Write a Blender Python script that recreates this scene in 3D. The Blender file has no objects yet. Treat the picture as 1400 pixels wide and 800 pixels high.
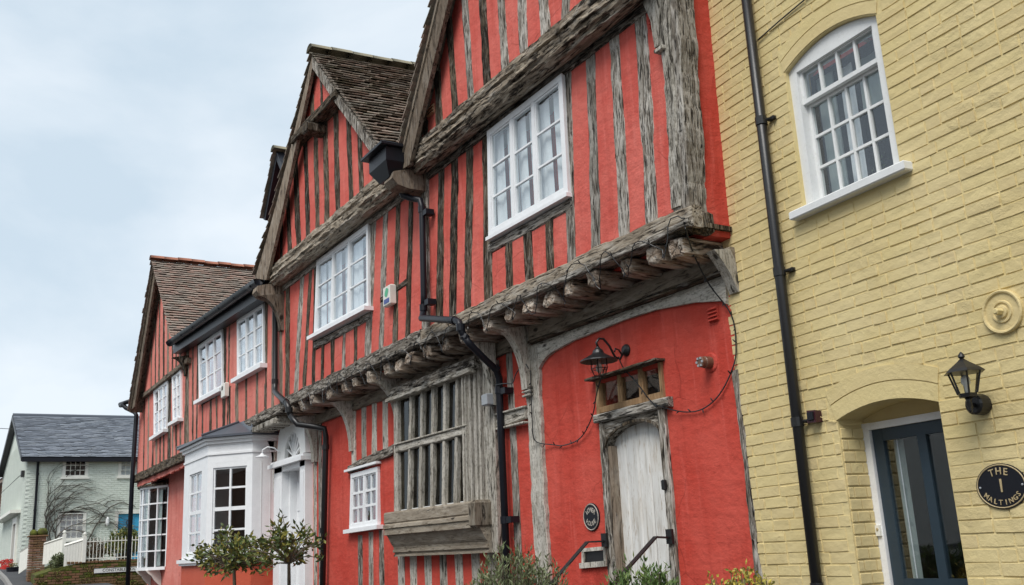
import bpy, math, random
from mathutils import Vector, Matrix, noise
random.seed(7)
R_ = random.random
U = random.uniform
rad = math.radians
scene = bpy.context.scene
COL = scene.collection

# ------------------------------------------------------------------ camera, sky, sun, exposure
cd = bpy.data.cameras.new('camera')
camera = bpy.data.objects.new('camera', cd)
COL.objects.link(camera)
cd.sensor_width = 36.0
cd.lens = 34.2
cd.clip_start = 0.05
cd.clip_end = 3000.0
camera.matrix_world = Matrix(((0.50973, 0.24227, 0.82552, 0.0),
                              (0.85881, -0.08623, -0.50499, -5.0),
                              (-0.05116, 0.96637, -0.25201, 1.6),
                              (0, 0, 0, 1)))
scene.camera = camera

SUN_ELEV, SUN_AZ = 52.0, 148.0        # azimuth of the sun clockwise from +Y (north of the scene)
world = bpy.data.worlds.new('World')
scene.world = world
world.use_nodes = True
wn = world.node_tree
wn.nodes.clear()
def wnode(t, **k):
    n = wn.nodes.new(t)
    for a, b in k.items(): setattr(n, a, b)
    return n
wo = wnode('ShaderNodeOutputWorld')
bg = wnode('ShaderNodeBackground')
sky = wnode('ShaderNodeTexSky', sky_type='NISHITA', sun_disc=False, sun_elevation=rad(SUN_ELEV), sun_rotation=rad(SUN_AZ), dust_density=2.0)
tc = wnode('ShaderNodeTexCoord')
mp = wnode('ShaderNodeMapping')
mp.inputs['Scale'].default_value = (1.0, 1.0, 2.2)
nz = wnode('ShaderNodeTexNoise'); nz.inputs['Scale'].default_value = 2.6; nz.inputs['Detail'].default_value = 7.0; nz.inputs['Roughness'].default_value = 0.52
nz.inputs['Distortion'].default_value = 0.25
cr = wnode('ShaderNodeValToRGB')
cr.color_ramp.elements[0].position = 0.37; cr.color_ramp.elements[0].color = (3.25, 3.86, 4.38, 1)
cr.color_ramp.elements[1].position = 0.61; cr.color_ramp.elements[1].color = (4.42, 4.80, 5.14, 1)
mx = wnode('ShaderNodeMix', data_type='RGBA'); mx.inputs[0].default_value = 0.93       # thick overcast hides nearly all of the blue
wn.links.new(tc.outputs['Generated'], mp.inputs['Vector'])
wn.links.new(mp.outputs['Vector'], nz.inputs['Vector'])
wn.links.new(nz.outputs['Fac'], cr.inputs['Fac'])
wn.links.new(sky.outputs['Color'], mx.inputs[6])
wn.links.new(cr.outputs['Color'], mx.inputs[7])
wn.links.new(mx.outputs[2], bg.inputs['Color'])
bg.inputs['Strength'].default_value = 0.1
wn.links.new(bg.outputs['Background'], wo.inputs['Surface'])

sl = bpy.data.lights.new('sun', 'SUN')
sl.energy = 1.5; sl.angle = rad(30); sl.color = (1.0, 0.965, 0.92)
sun = bpy.data.objects.new('sun', sl); COL.objects.link(sun)
sdir = Vector((math.sin(rad(SUN_AZ)) * math.cos(rad(SUN_ELEV)), math.cos(rad(SUN_AZ)) * math.cos(rad(SUN_ELEV)), math.sin(rad(SUN_ELEV))))
sun.rotation_euler = sdir.to_track_quat('Z', 'Y').to_euler()

scene.view_settings.view_transform = 'Standard'
scene.view_settings.look = 'None'
scene.view_settings.exposure = 1.0
scene.view_settings.gamma = 1.0
scene.view_settings.use_curve_mapping = False
scene.render.engine = 'CYCLES'

# ------------------------------------------------------------------ materials
class NT:
    def __init__(s, name):
        s.m = bpy.data.materials.new(name); s.m.use_nodes = True
        s.t = s.m.node_tree; s.t.nodes.clear()
        s.out = s.t.nodes.new('ShaderNodeOutputMaterial')
        s.b = s.t.nodes.new('ShaderNodeBsdfPrincipled')
        s.t.links.new(s.b.outputs[0], s.out.inputs[0])
    def n(s, typ, ins=None, **k):
        n = s.t.nodes.new(typ)
        for a, b in k.items(): setattr(n, a, b)
        for a, b in (ins or {}).items(): s.set(n.inputs[a], b)
        return n
    def set(s, sock, v):
        if hasattr(v, 'links'): s.t.links.new(v, sock)
        elif isinstance(v, (tuple, list)) and len(v) == 3 and sock.type == 'RGBA': sock.default_value = (*v, 1)
        else: sock.default_value = v
    def coord(s, scale=(1, 1, 1), kind='Object', rnd=True):
        c = s.n('ShaderNodeTexCoord')
        v = c.outputs[kind]
        if rnd:
            o = s.n('ShaderNodeObjectInfo')
            w = s.n('ShaderNodeMath', {0: o.outputs['Random'], 1: 37.0}, operation='MULTIPLY')
            a = s.n('ShaderNodeVectorMath', {0: v, 1: w.outputs[0]}, operation='ADD'); v = a.outputs[0]
        return s.n('ShaderNodeMapping', {'Vector': v, 'Scale': scale}).outputs[0]
    def noise(s, vec, scale, detail=4, rough=.55, dist=0.0):
        return s.n('ShaderNodeTexNoise', {'Vector': vec, 'Scale': scale, 'Detail': detail, 'Roughness': rough, 'Distortion': dist}).outputs['Fac']
    def ramp(s, fac, stops):
        r = s.n('ShaderNodeValToRGB', {'Fac': fac}); e = r.color_ramp.elements
        while len(e) < len(stops): e.new(0.5)
        for i, (p, c) in enumerate(stops):
            e[i].position = p; e[i].color = (*c, 1) if len(c) == 3 else c
        return r.outputs[0]
    def mix(s, fac, a, b, bt='MIX'):
        m = s.n('ShaderNodeMix', data_type='RGBA', blend_type=bt)
        s.set(m.inputs[0], fac); s.set(m.inputs[6], a); s.set(m.inputs[7], b); return m.outputs[2]
    def math(s, op, a, b=0.0, clamp=False):
        m = s.n('ShaderNodeMath', {0: a, 1: b}, operation=op); m.use_clamp = clamp; return m.outputs[0]
    def bump(s, h, strength=.5, dist=.01, prev=None):
        d = {'Height': h, 'Strength': strength, 'Distance': dist}
        if prev is not None: d['Normal'] = prev
        return s.n('ShaderNodeBump', d).outputs[0]
    def fin(s, col, rough=.8, normal=None, spec=.3, **k):
        s.set(s.b.inputs['Base Color'], col); s.set(s.b.inputs['Roughness'], rough)
        s.b.inputs['Specular IOR Level'].default_value = spec
        if normal is not None: s.set(s.b.inputs['Normal'], normal)
        for a, b in k.items(): s.set(s.b.inputs[a], b)
        return s.m

g = lambda v: (v, v, v)
def wood(name, pale, mid, dark, crack=.42, white=0.0, grain=1.0, bumpd=.012, spots=0.0):
    t = NT(name)
    v = t.coord((30 * grain, 30 * grain, 4.2)); v2 = t.coord((75 * grain, 75 * grain, 5.5)); v3 = t.coord((6, 6, 2.0)); v4 = t.coord((62, 62, 30))
    a = t.noise(v, 1, 6, .68, .8); b = t.noise(v2, 1, 4, .6, .3); c = t.noise(v3, 1, 4, .6); sp = t.noise(v4, 1, 3, .6)
    ob = t.n('ShaderNodeObjectInfo').outputs['Random']
    wv = t.math('FRACT', t.math('MULTIPLY', ob, 7.13))
    a = t.math('ADD', a, t.math('MULTIPLY', t.math('SUBTRACT', wv, .5), .11))
    col = t.ramp(a, [(.36, dark), (.47, mid), (.60, pale)])
    col = t.mix(t.ramp(c, [(.42, g(0)), (.60, g(.6))]), col, mid)
    if white: col = t.mix(t.math('MULTIPLY', t.ramp(t.noise(t.coord((16, 16, 4.5)), 1, 6, .72, .6), [(.51, g(0)), (.60, g(1))]), white), col, (.50, .47, .42))
    if spots: col = t.mix(t.math('MULTIPLY', t.ramp(sp, [(.53, g(0)), (.62, g(1))]), spots), col, dark)
    ck = t.ramp(b, [(crack - .07, g(1)), (crack, g(0))])
    kn = t.n('ShaderNodeTexVoronoi', {'Vector': t.coord((5.5, 5.5, 2.4)), 'Scale': 1.0}).outputs['Distance']
    knot = t.ramp(kn, [(.07, g(1)), (.13, g(0))])
    ck2 = t.math('MAXIMUM', t.ramp(a, [(.33, g(1)), (.39, g(0))]), knot)
    ck = t.math('MAXIMUM', ck, ck2)
    col = t.mix(t.math('MULTIPLY', ck, .9), col, tuple(x * .4 for x in dark))
    o = t.n('ShaderNodeObjectInfo').outputs['Random']
    col = t.mix(1.0, col, t.ramp(o, [(0, g(.74)), (1, g(1.16))]), 'MULTIPLY')
    h = t.math('SUBTRACT', t.math('ADD', t.math('MULTIPLY', a, .9), t.math('MULTIPLY', b, .4)), t.math('MULTIPLY', ck, .6))
    return t.fin(col, .9, t.bump(h, .85, bumpd), .15)

def plaster(name, base, light, dirt):
    t = NT(name)
    v = t.coord((1, 1, 1), rnd=False)
    big = t.noise(v, 1.6, 5, .6); mid = t.noise(v, 9, 5, .65); fine = t.noise(v, 85, 4, .6)
    col = t.mix(t.ramp(big, [(.38, g(0)), (.62, g(.9))]), base, light)
    col = t.mix(t.ramp(mid, [(.56, g(0)), (.76, g(.35))]), col, dirt)
    st = t.noise(t.coord((7, 7, .55), rnd=False), 1, 4, .6)                       # rain streaks
    col = t.mix(t.ramp(st, [(.54, g(0)), (.70, g(.42))]), col, dirt)
    col = t.mix(t.ramp(t.noise(t.coord((11, 11, .8), rnd=False), 1, 5, .65), [(.56, g(0)), (.70, g(.35))]), col, tuple(min(1, x * 1.15 + .05) for x in light))
    sp = t.noise(v, 46, 2, .5)
    col = t.mix(t.ramp(sp, [(.735, g(0)), (.76, g(.6))]), col, tuple(x * .45 for x in base))
    dv = t.n('ShaderNodeVectorMath', {0: v, 1: t.n('ShaderNodeVectorMath', {0: t.n('ShaderNodeTexNoise', {'Vector': v, 'Scale': 2.2, 'Detail': 3.0}).outputs['Color'], 1: (.3, .3, .3)}, operation='MULTIPLY').outputs[0]}, operation='ADD').outputs[0]
    vo = t.n('ShaderNodeTexVoronoi', {'Vector': dv, 'Scale': 1.15}, feature='DISTANCE_TO_EDGE').outputs['Distance']
    hair = t.math('MULTIPLY', t.ramp(vo, [(.0, g(1)), (.0075, g(0))]), t.ramp(t.noise(v, .9, 3, .5), [(.5, g(0)), (.60, g(.45))]))
    col = t.mix(hair, col, tuple(x * .4 for x in dirt))
    trowel = t.noise(t.coord((5, 5, 16), rnd=False), 1, 3, .5)
    n1 = t.bump(t.math('ADD', t.noise(v, 11, 5, .62), t.math('MULTIPLY', trowel, .5)), .6, .022); n2 = t.bump(t.math('SUBTRACT', fine, hair), .4, .005, n1)
    return t.fin(col, .88, n2, .2)

def paint(name, col, rough=.45, wear=.0, wearcol=(.3, .27, .22), bumps=.15, spec=.4):
    t = NT(name); v = t.coord((1, 1, 1))
    a = t.noise(v, 7, 5, .6); b = t.noise(v, 60, 4, .6)
    c = t.mix(t.ramp(a, [(.35, g(0)), (.75, g(.5))]), col, tuple(x * .82 for x in col))
    if wear: c = t.mix(t.math('MULTIPLY', t.ramp(b, [(.56, g(0)), (.68, g(1))]), wear), c, wearcol)
    return t.fin(c, rough, t.bump(b, bumps, .003), spec)

M = {}
M['oak'] = wood('weathered oak', (.46, .43, .385), (.185, .16, .13), (.024, .020, .017), .45, .75)
M['oak_dark'] = wood('dark oak', (.20, .155, .105), (.07, .052, .035), (.014, .011, .008), .47, .28)
M['oak_beam'] = wood('beam oak', (.45, .39, .305), (.27, .22, .165), (.055, .042, .032), .43, .4, .8, .018)
M['oak_sill'] = wood('sill oak', (.30, .26, .205), (.20, .165, .125), (.06, .048, .036), .36, .15, .8, .01)
M['oak_pale'] = wood('limewashed oak', (.58, .55, .49), (.40, .37, .315), (.10, .088, .07), .37, .55, 1.0, .009, .5)
M['oak_brown'] = wood('brown oak', (.42, .27, .15), (.30, .185, .095), (.08, .048, .026), .34, 0, 1.0, .005)
M['barge'] = wood('bargeboard oak', (.30, .245, .185), (.20, .155, .115), (.05, .038, .028), .36, .2, .8, .008)
M['joist'] = wood('joist oak', (.50, .44, .37), (.26, .195, .145), (.055, .04, .03), .40, .5, .7, .014)
def plank_mat():
    t = NT('flaking white planks'); v = t.coord((22, 22, 2.2)); v2 = t.coord((70, 70, 9)); v3 = t.coord((1, 1, .6))
    a = t.noise(v, 1, 5, .65, .4); b = t.noise(v2, 1, 4, .65); c = t.noise(v3, 3, 4, .6)
    col = t.ramp(a, [(.30, (.40, .37, .33)), (.45, (.62, .61, .58)), (.7, (.72, .72, .70))])
    col = t.mix(t.ramp(b, [(.57, g(0)), (.66, g(.8))]), col, (.36, .29, .22))
    col = t.mix(t.ramp(c, [(.5, g(0)), (.75, g(.5))]), col, (.50, .44, .36))
    o = t.n('ShaderNodeObjectInfo').outputs['Random']
    col = t.mix(1.0, col, t.ramp(o, [(0, g(.88)), (1, g(1.1))]), 'MULTIPLY')
    return t.fin(col, .8, t.bump(t.math('ADD', a, t.math('MULTIPLY', b, .5)), .7, .006), .2)
M['plank'] = plank_mat()
M['red'] = plaster('red limewash', (.49, .056, .037), (.57, .092, .066), (.35, .035, .023))
M['coral'] = plaster('paler red limewash', (.56, .10, .077), (.64, .16, .126), (.40, .055, .04))  # paler red than the ground floor, for the upper storey and gables
M['pink'] = plaster('salmon limewash', (.62, .18, .142), (.68, .25, .205), (.45, .095, .07))
M['white'] = paint('white paint', (.83, .84, .85), .4, .22, (.52, .50, .45))
M['white_old'] = paint('old white paint', (.74, .75, .74), .5, .25, (.5, .49, .45))
M['cream'] = paint('cream paint', (.80, .79, .72), .5)
M['iron'] = paint('black iron', (.012, .012, .013), .38, .1, (.05, .04, .035), .2, .5)
M['black'] = paint('black gloss paint', (.010, .011, .016), .4, 0, bumps=.05, spec=.3)
M['plastic'] = paint('white plastic', (.74, .73, .66), .4)
M['blue'] = paint('blue label print', (.05, .08, .28), .4)
M['green'] = paint('green label print', (.08, .42, .22), .4)
M['gold'] = paint('dull gold lettering', (.46, .36, .20), .5, .35, (.2, .15, .08))
M['silver'] = paint('pale worn lettering', (.42, .38, .33), .5, .5, (.1, .09, .08))
M['grey_metal'] = paint('grey metal', (.35, .37, .39), .35)
M['lead'] = paint('lead sheet', (.085, .095, .115), .35, .3, (.2, .21, .22))
M['navy'] = paint('dark navy door paint', (.028, .047, .065), .35)
M['sky_blue'] = paint('sky blue paint', (.05, .36, .60), .4)
M['red_pot'] = paint('red flowers and pots', (.55, .04, .03), .6)
M['letter_grey'] = paint('black lettering', (.03, .03, .03), .5)
M['maroon'] = paint('dark red plastic', (.045, .012, .018), .3)
M['bulb'] = paint('bulb glass', (.62, .45, .42), .1, spec=.6)
M['terracotta_vent'] = paint('terracotta vent', (.48, .27, .16), .7)
M['copper'] = paint('brown copper', (.16, .085, .055), .4, .5, (.45, .36, .28))

def dark_mat():
    t = NT('unlit room'); return t.fin((.012, .011, .010), .9)
M['room'] = dark_mat()
def curtain_mat():
    t = NT('net curtain'); v = t.coord((1, 1, 1))
    return t.fin(t.ramp(t.noise(v, 30, 3), [(.3, (.78, .80, .83)), (.7, (.86, .88, .90))]), .9, spec=.1)
M['curtain'] = curtain_mat()
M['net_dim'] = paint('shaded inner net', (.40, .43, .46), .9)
M['blind'] = paint('grey blind', (.36, .41, .40), .7)
def glass_mat(name, tint, boost):
    t = NT(name)
    t.t.nodes.remove(t.b)
    tr = t.n('ShaderNodeBsdfTransparent', {'Color': (*tint, 1)})
    gl = t.n('ShaderNodeBsdfGlossy', {'Color': (.95, .97, 1, 1), 'Roughness': .025})
    v = t.coord((1, 1, 1))
    nb = t.bump(t.noise(v, 3.5, 2, .5), .12, .02)
    t.set(gl.inputs['Normal'], nb)
    ge = t.n('ShaderNodeNewGeometry')
    dt = t.n('ShaderNodeVectorMath', {0: ge.outputs['Incoming'], 1: ge.outputs['Normal']}, operation='DOT_PRODUCT')
    c = t.math('SUBTRACT', 1.0, t.math('ABSOLUTE', dt.outputs['Value']))
    f = t.math('ADD', t.math('MULTIPLY', t.math('POWER', c, 5.0), .9), .045)
    f = t.math('MULTIPLY', f, boost, True)
    mxs = t.n('ShaderNodeMixShader', {0: f, 1: tr.outputs[0], 2: gl.outputs[0]})
    t.t.links.new(mxs.outputs[0], t.out.inputs[0])
    return t.m
M['glass'] = glass_mat('window glass', (.93, .95, .95), 1.5)
M['glass_old'] = glass_mat('old dusty glass', (.55, .53, .47), .8)
M['lamp_glass'] = glass_mat('lamp glass', (.9, .9, .86), 1.0)

def roof_mat(name, cols, moss):
    lich = (.30, .27, .21) if moss else (.26, .28, .31)
    t = NT(name)
    r = t.n('ShaderNodeNewGeometry').outputs['Random Per Island']
    v = t.coord((1, 1, 1), rnd=False)
    c = t.ramp(r, [(i / (len(cols) - 1), x) for i, x in enumerate(cols)])
    a = t.noise(v, 3.2, 5, .7); b = t.noise(v, 38, 5, .65)
    c = t.mix(t.ramp(b, [(.42, g(0)), (.62, g(.7))]), c, lich)
    c = t.mix(t.math('MULTIPLY', t.ramp(a, [(.5, g(0)), (.66, g(1))]), moss), c, (.075, .08, .035))
    return t.fin(c, .92, t.bump(b, .6, .008), .15)
M['tile'] = roof_mat('old clay tile', [(.12, .095, .085), (.30, .19, .15), (.20, .155, .13), (.34, .25, .205), (.16, .14, .12), (.27, .21, .175)], .5)
M['tile_red'] = roof_mat('red clay tile', [(.26, .165, .14), (.36, .22, .18), (.23, .16, .14), (.35, .27, .23), (.17, .13, .115), (.30, .25, .22)], .2)
M['slate'] = roof_mat('slate', [(.19, .215, .255), (.28, .305, .35), (.22, .245, .285), (.34, .365, .40)], .0)
M['ridge'] = paint('ridge tile clay', (.33, .135, .085), .9, .6, (.12, .10, .06), .6)
M['ridge_old'] = paint('lichen covered ridge', (.26, .23, .16), .9, .6, (.12, .11, .06), .6)

def brick_paint(name, base, base2, dirt, bd=.010):
    t = NT(name); v = t.coord((1, 1, 1), rnd=False); v = t.n('ShaderNodeTexCoord').outputs['Object']
    geo = t.n('ShaderNodeNewGeometry').outputs['Position']
    a = t.noise(geo, 1.3, 5, .65); b = t.noise(geo, 24, 5, .65); f = t.noise(geo, 120, 4, .6)
    c = t.mix(t.ramp(a, [(.38, g(0)), (.64, g(1))]), base, base2)
    o = t.n('ShaderNodeObjectInfo').outputs['Random']
    r = t.n('ShaderNodeNewGeometry').outputs['Random Per Island']
    c = t.mix(t.math('MULTIPLY', t.math('ADD', o, r), .22), c, dirt)
    c = t.mix(t.ramp(b, [(.60, g(0)), (.78, g(.55))]), c, dirt)
    sp = t.ramp(t.noise(geo, 2.3, 3, .5), [(.60, g(0)), (.66, g(1))])
    ru = t.math('MULTIPLY', sp, t.noise(geo, 34, 6, .75))
    n = t.bump(t.math('ADD', b, t.math('MULTIPLY', ru, 1.1)), .6, bd); n = t.bump(f, .45, .003, n)
    return t.fin(c, .72, n, .3)
M['yellow'] = brick_paint('yellow painted brick', (.65, .53, .245), (.70, .585, .30), (.57, .44, .25))
M['pale_green'] = brick_paint('pale green painted brick', (.63, .68, .605), (.69, .73, .66), (.54, .59, .52))
M['orange_brick'] = brick_paint('orange red painted brick', (.56, .10, .05), (.62, .13, .07), (.36, .06, .035))
M['brown_brick'] = brick_paint('mossy brown brick', (.22, .10, .055), (.14, .085, .045), (.09, .085, .03))
M['stock_brick'] = brick_paint('dull red brick', (.24, .12, .08), (.28, .16, .11), (.14, .09, .06))

def asphalt():
    t = NT('asphalt'); geo = t.n('ShaderNodeNewGeometry').outputs['Position']
    a = t.noise(geo, .8, 5, .6); b = t.noise(geo, 140, 3, .6)
    c = t.ramp(a, [(.3, (.045, .046, .05)), (.7, (.075, .075, .078))])
    c = t.mix(t.ramp(b, [(.55, g(0)), (.75, g(.5))]), c, (.14, .14, .14))
    return t.fin(c, .8, t.bump(b, .5, .006), .35)
M['asphalt'] = asphalt()
M['kerb'] = paint('concrete kerb', (.26, .25, .235), .85, .5, (.14, .14, .13), .5)
def grass_mat():
    t = NT('grass ground'); geo = t.n('ShaderNodeNewGeometry').outputs['Position']
    return t.fin(t.ramp(t.noise(geo, .6, 6, .7), [(.3, (.045, .06, .02)), (.7, (.09, .10, .04))]), .95)
M['earth'] = grass_mat()
def moss_mat():
    t = NT('moss'); geo = t.n('ShaderNodeNewGeometry').outputs['Position']
    return t.fin(t.ramp(t.noise(geo, 6, 6, .7), [(.35, (.13, .15, .02)), (.55, (.07, .075, .02)), (.7, (.10, .055, .03))]), .95, t.bump(t.noise(geo, 40, 5, .7), .9, .03))
M['moss'] = moss_mat()
def leaf_mat(name, cols, rough=.5):
    t = NT(name)
    r = t.n('ShaderNodeNewGeometry').outputs['Random Per Island']
    c = t.ramp(r, [(i / (len(cols) - 1), x) for i, x in enumerate(cols)])
    t.b.inputs['Transmission Weight'].default_value = 0
    t.b.inputs['Subsurface Weight'].default_value = 0
    return t.fin(c, rough, spec=.4)
M['leaf_olive'] = leaf_mat('olive leaf', [(.08, .11, .04), (.15, .18, .08), (.11, .14, .055), (.25, .27, .15), (.05, .07, .03)])
M['leaf_green'] = leaf_mat('green leaf', [(.05, .10, .025), (.10, .16, .04), (.07, .13, .03), (.17, .22, .06)])
M['leaf_bay'] = leaf_mat('bay leaf', [(.05, .08, .025), (.11, .14, .045), (.075, .11, .03), (.30, .25, .05), (.09, .125, .035)], .35)
M['leaf_gold'] = leaf_mat('golden leaf', [(.36, .30, .04), (.50, .40, .06), (.17, .19, .035), (.58, .46, .11), (.25, .25, .05)])
M['leaf_brown'] = leaf_mat('brown leaf', [(.10, .045, .025), (.06, .05, .02), (.14, .07, .04)])
M['leaf_moss'] = leaf_mat('moss leaf', [(.16, .17, .02), (.08, .09, .02), (.20, .19, .04), (.05, .06, .02)], .8)
M['bark'] = wood('bark', (.20, .165, .12), (.12, .095, .07), (.045, .035, .025), .3)
M['vine'] = wood('bare vine', (.16, .145, .125), (.10, .09, .075), (.045, .038, .03), .3)

# ------------------------------------------------------------------ geometry helpers
INV = {}      # things whose parts are modelled in world coordinates
def mk(name, v, f, mat, parent=None, smooth=False, M4=None, label=None):
    me = bpy.data.meshes.new(name)
    me.from_pydata([tuple(p) for p in v], [], f)
    me.update()
    if smooth: me.polygons.foreach_set('use_smooth', [True] * len(me.polygons))
    o = bpy.data.objects.new(name, me)
    me.materials.append(M[mat] if isinstance(mat, str) else mat)
    COL.objects.link(o)
    if M4 is not None: o.matrix_basis = M4
    if parent is not None:
        o.parent = parent
        if parent.name in INV: o.matrix_parent_inverse = INV[parent.name]
    if label: o['label'] = label
    return o
def thing(name, label, cat, loc=(0, 0, 0), rotz=0.0, group=None, inworld=True):
    o = bpy.data.objects.new(name, None); COL.objects.link(o)
    o.empty_display_size = .2
    o.location = loc; o.rotation_euler = (0, 0, rotz)
    o['label'] = label; o['category'] = cat
    if group: o['group'] = group
    if inworld: INV[o.name] = Matrix.Translation(-Vector(loc))
    return o
def tag(o, label, cat, group=None, kind=None):
    if label: o['label'] = label
    if cat: o['category'] = cat
    if group: o['group'] = group
    if kind: o['kind'] = kind
    return o
class MB:
    def __init__(s): s.v = []; s.f = []
    def add(s, v, f):
        k = len(s.v); s.v += [tuple(p) for p in v]; s.f += [tuple(i + k for i in q) for q in f]
    def box(s, a, b):
        x0, y0, z0 = a; x1, y1, z1 = b
        s.add([(x0, y0, z0), (x1, y0, z0), (x1, y1, z0), (x0, y1, z0), (x0, y0, z1), (x1, y0, z1), (x1, y1, z1), (x0, y1, z1)],
              [(0, 3, 2, 1), (4, 5, 6, 7), (0, 1, 5, 4), (1, 2, 6, 5), (2, 3, 7, 6), (3, 0, 4, 7)])
    def hexa(s, p):      # 8 points: front quad 0-3 (counter clockwise seen from the front), back quad 4-7
        s.add(p, [(0, 1, 2, 3), (7, 6, 5, 4), (0, 4, 5, 1), (1, 5, 6, 2), (2, 6, 7, 3), (3, 7, 4, 0)])
    def tube(s, pts, r, n=8, cap=True):
        pts = [Vector(p) for p in pts]; rr = r if isinstance(r, (list, tuple)) else [r] * len(pts)
        up = Vector((0.13, 0.31, 0.94)).normalized(); rings = []
        k = len(s.v); prev = None
        for i, p in enumerate(pts):
            d = (pts[min(i + 1, len(pts) - 1)] - pts[max(i - 1, 0)])
            d = d.normalized() if d.length > 1e-9 else Vector((0, 0, 1))
            if prev is None:
                a = d.cross(up); a = a.normalized() if a.length > 1e-3 else Vector((1, 0, 0))
            else: a = (prev - d * prev.dot(d)).normalized()
            prev = a; b = d.cross(a)
            for j in range(n):
                t = 2 * math.pi * j / n
                s.v.append(tuple(p + (a * math.cos(t) + b * math.sin(t)) * rr[i]))
        for i in range(len(pts) - 1):
            for j in range(n):
                s.f.append((k + i * n + j, k + i * n + (j + 1) % n, k + (i + 1) * n + (j + 1) % n, k + (i + 1) * n + j))
        if cap:
            s.f.append(tuple(k + j for j in reversed(range(n)))); s.f.append(tuple(k + (len(pts) - 1) * n + j for j in range(n)))
    def lathe(s, prof, n=20, c=(0, 0, 0), axis='z'):   # prof: (r, h)
        k = len(s.v)
        for r, h in prof:
            for j in range(n):
                t = 2 * math.pi * j / n; a, b = r * math.cos(t), r * math.sin(t)
                p = (a, b, h) if axis == 'z' else (a, -h, b)   # axis y: h grows towards the street
                s.v.append((p[0] + c[0], p[1] + c[1], p[2] + c[2]))
        for i in range(len(prof) - 1):
            for j in range(n):
                s.f.append((k + i * n + j, k + i * n + (j + 1) % n, k + (i + 1) * n + (j + 1) % n, k + (i + 1) * n + j))
        s.f.append(tuple(k + j for j in reversed(range(n)))); s.f.append(tuple(k + (len(prof) - 1) * n + j for j in range(n)))
    def build(s, name, mat, parent=None, smooth=False, **k): return mk(name, s.v, s.f, mat, parent, smooth, **k)

def bbox(name, a, b, mat, parent, bev=.006, label=None):
    """box with softened edges"""
    x0, y0, z0 = a; x1, y1, z1 = b
    e = min(bev, abs(x1 - x0) * .3, abs(y1 - y0) * .3, abs(z1 - z0) * .3)
    v = []; 
    for z, ins in ((z0, e), (z0 + e, 0), (z1 - e, 0), (z1, e)):
        v += [(x0 + ins, y0 + ins, z), (x1 - ins, y0 + ins, z), (x1 - ins, y1 - ins, z), (x0 + ins, y1 - ins, z)]
    f = [(3, 2, 1, 0), (12, 13, 14, 15)]
    for i in range(3):
        for j in range(4): f.append((i * 4 + j, i * 4 + (j + 1) % 4, i * 4 + 4 + (j + 1) % 4, i * 4 + 4 + j))
    return mk(name, v, f, mat, parent, label=label)

def frame_to(p0, zdir, out):
    z = Vector(zdir).normalized(); y = -Vector(out); y = (y - z * y.dot(z)).normalized(); x = y.cross(z)
    return Matrix(((x.x, y.x, z.x, p0[0]), (x.y, y.y, z.y, p0[1]), (x.z, y.z, z.z, p0[2]), (0, 0, 0, 1)))

def timber(name, p0, p1, w, d, mat, parent, out=(0, -1, 0), jit=.006, step=.07, w1=None, label=None, profile=None, sag=0.0):
    """hewn timber; p0,p1 lie on the middle of its front face; the body goes d behind it"""
    p0 = Vector(p0); p1 = Vector(p1); L = (p1 - p0).length
    n = max(2, int(L / step)); w1 = w if w1 is None else w1
    M4 = frame_to(p0, p1 - p0, out)
    v = []; f = []; sd = R_() * 100
    for i in range(n + 1):
        t = i / n; ww = (w + (w1 - w) * t) / 2
        def nn(k, s=1.0): return noise.noise(Vector((t * L * 2.3 * s + sd, k * 7.7 + sd, 0))) * 1.6 + noise.noise(Vector((t * L * 11 * s, k * 3.3 + sd, 5))) * .9
        l = -ww + nn(1) * jit; r = ww + nn(2) * jit; fr = nn(3) * jit * .5; c = min(.012, w * .12)
        bx = sag * math.sin(math.pi * t)
        if profile:
            pr = [(bx + px * (1 + nn(q) * jit * 1.2), py + nn(q + 9) * jit * .6) for q, (px, py) in enumerate(profile)]
        else:
            pr = [(l + bx, d), (l + bx, c + fr), (l + c + bx, fr), (bx + nn(5) * .002, fr + nn(6) * jit * .5), (r - c + bx, fr), (r + bx, c + fr), (r + bx, d)]
        v += [(a, b, t * L) for a, b in pr]
    m = len(pr)
    for i in range(n):
        for j in range(m):
            f.append((i * m + j, i * m + (j + 1) % m, (i + 1) * m + (j + 1) % m, (i + 1) * m + j))
    f.append(tuple(reversed(range(m)))); f.append(tuple(n * m + j for j in range(m)))
    o = mk(name, v, f, mat, parent, False, M4, label)
    return o

def strip(name, A, B, y, d, mat, parent, sub=1, label=None, along=False):
    """plank bounded by polylines A and B in the (x,z) plane, front at y, d deep"""
    n = len(A); v = []
    for (a, b) in zip(A, B): v += [(a[0], y, a[1]), (b[0], y, b[1]), (a[0], y + d, a[1]), (b[0], y + d, b[1])]
    f = []
    for i in range(n - 1):
        k = i * 4; q = k + 4
        f += [(k, k + 1, q + 1, q), (k + 2, q + 2, q + 3, k + 3), (k, q, q + 2, k + 2), (k + 1, k + 3, q + 3, q + 1)]
    f += [(0, 2, 3, 1), ((n - 1) * 4, (n - 1) * 4 + 1, (n - 1) * 4 + 3, (n - 1) * 4 + 2)]
    if along:      # wood grain runs along x: local z axis lies along the wall
        return mk(name, [(-z, yy, x) for x, yy, z in v], f, mat, parent, M4=frame_to((0, 0, 0), (1, 0, 0), (0, -1, 0)), label=label)
    return mk(name, v, f, mat, parent, label=label)

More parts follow.
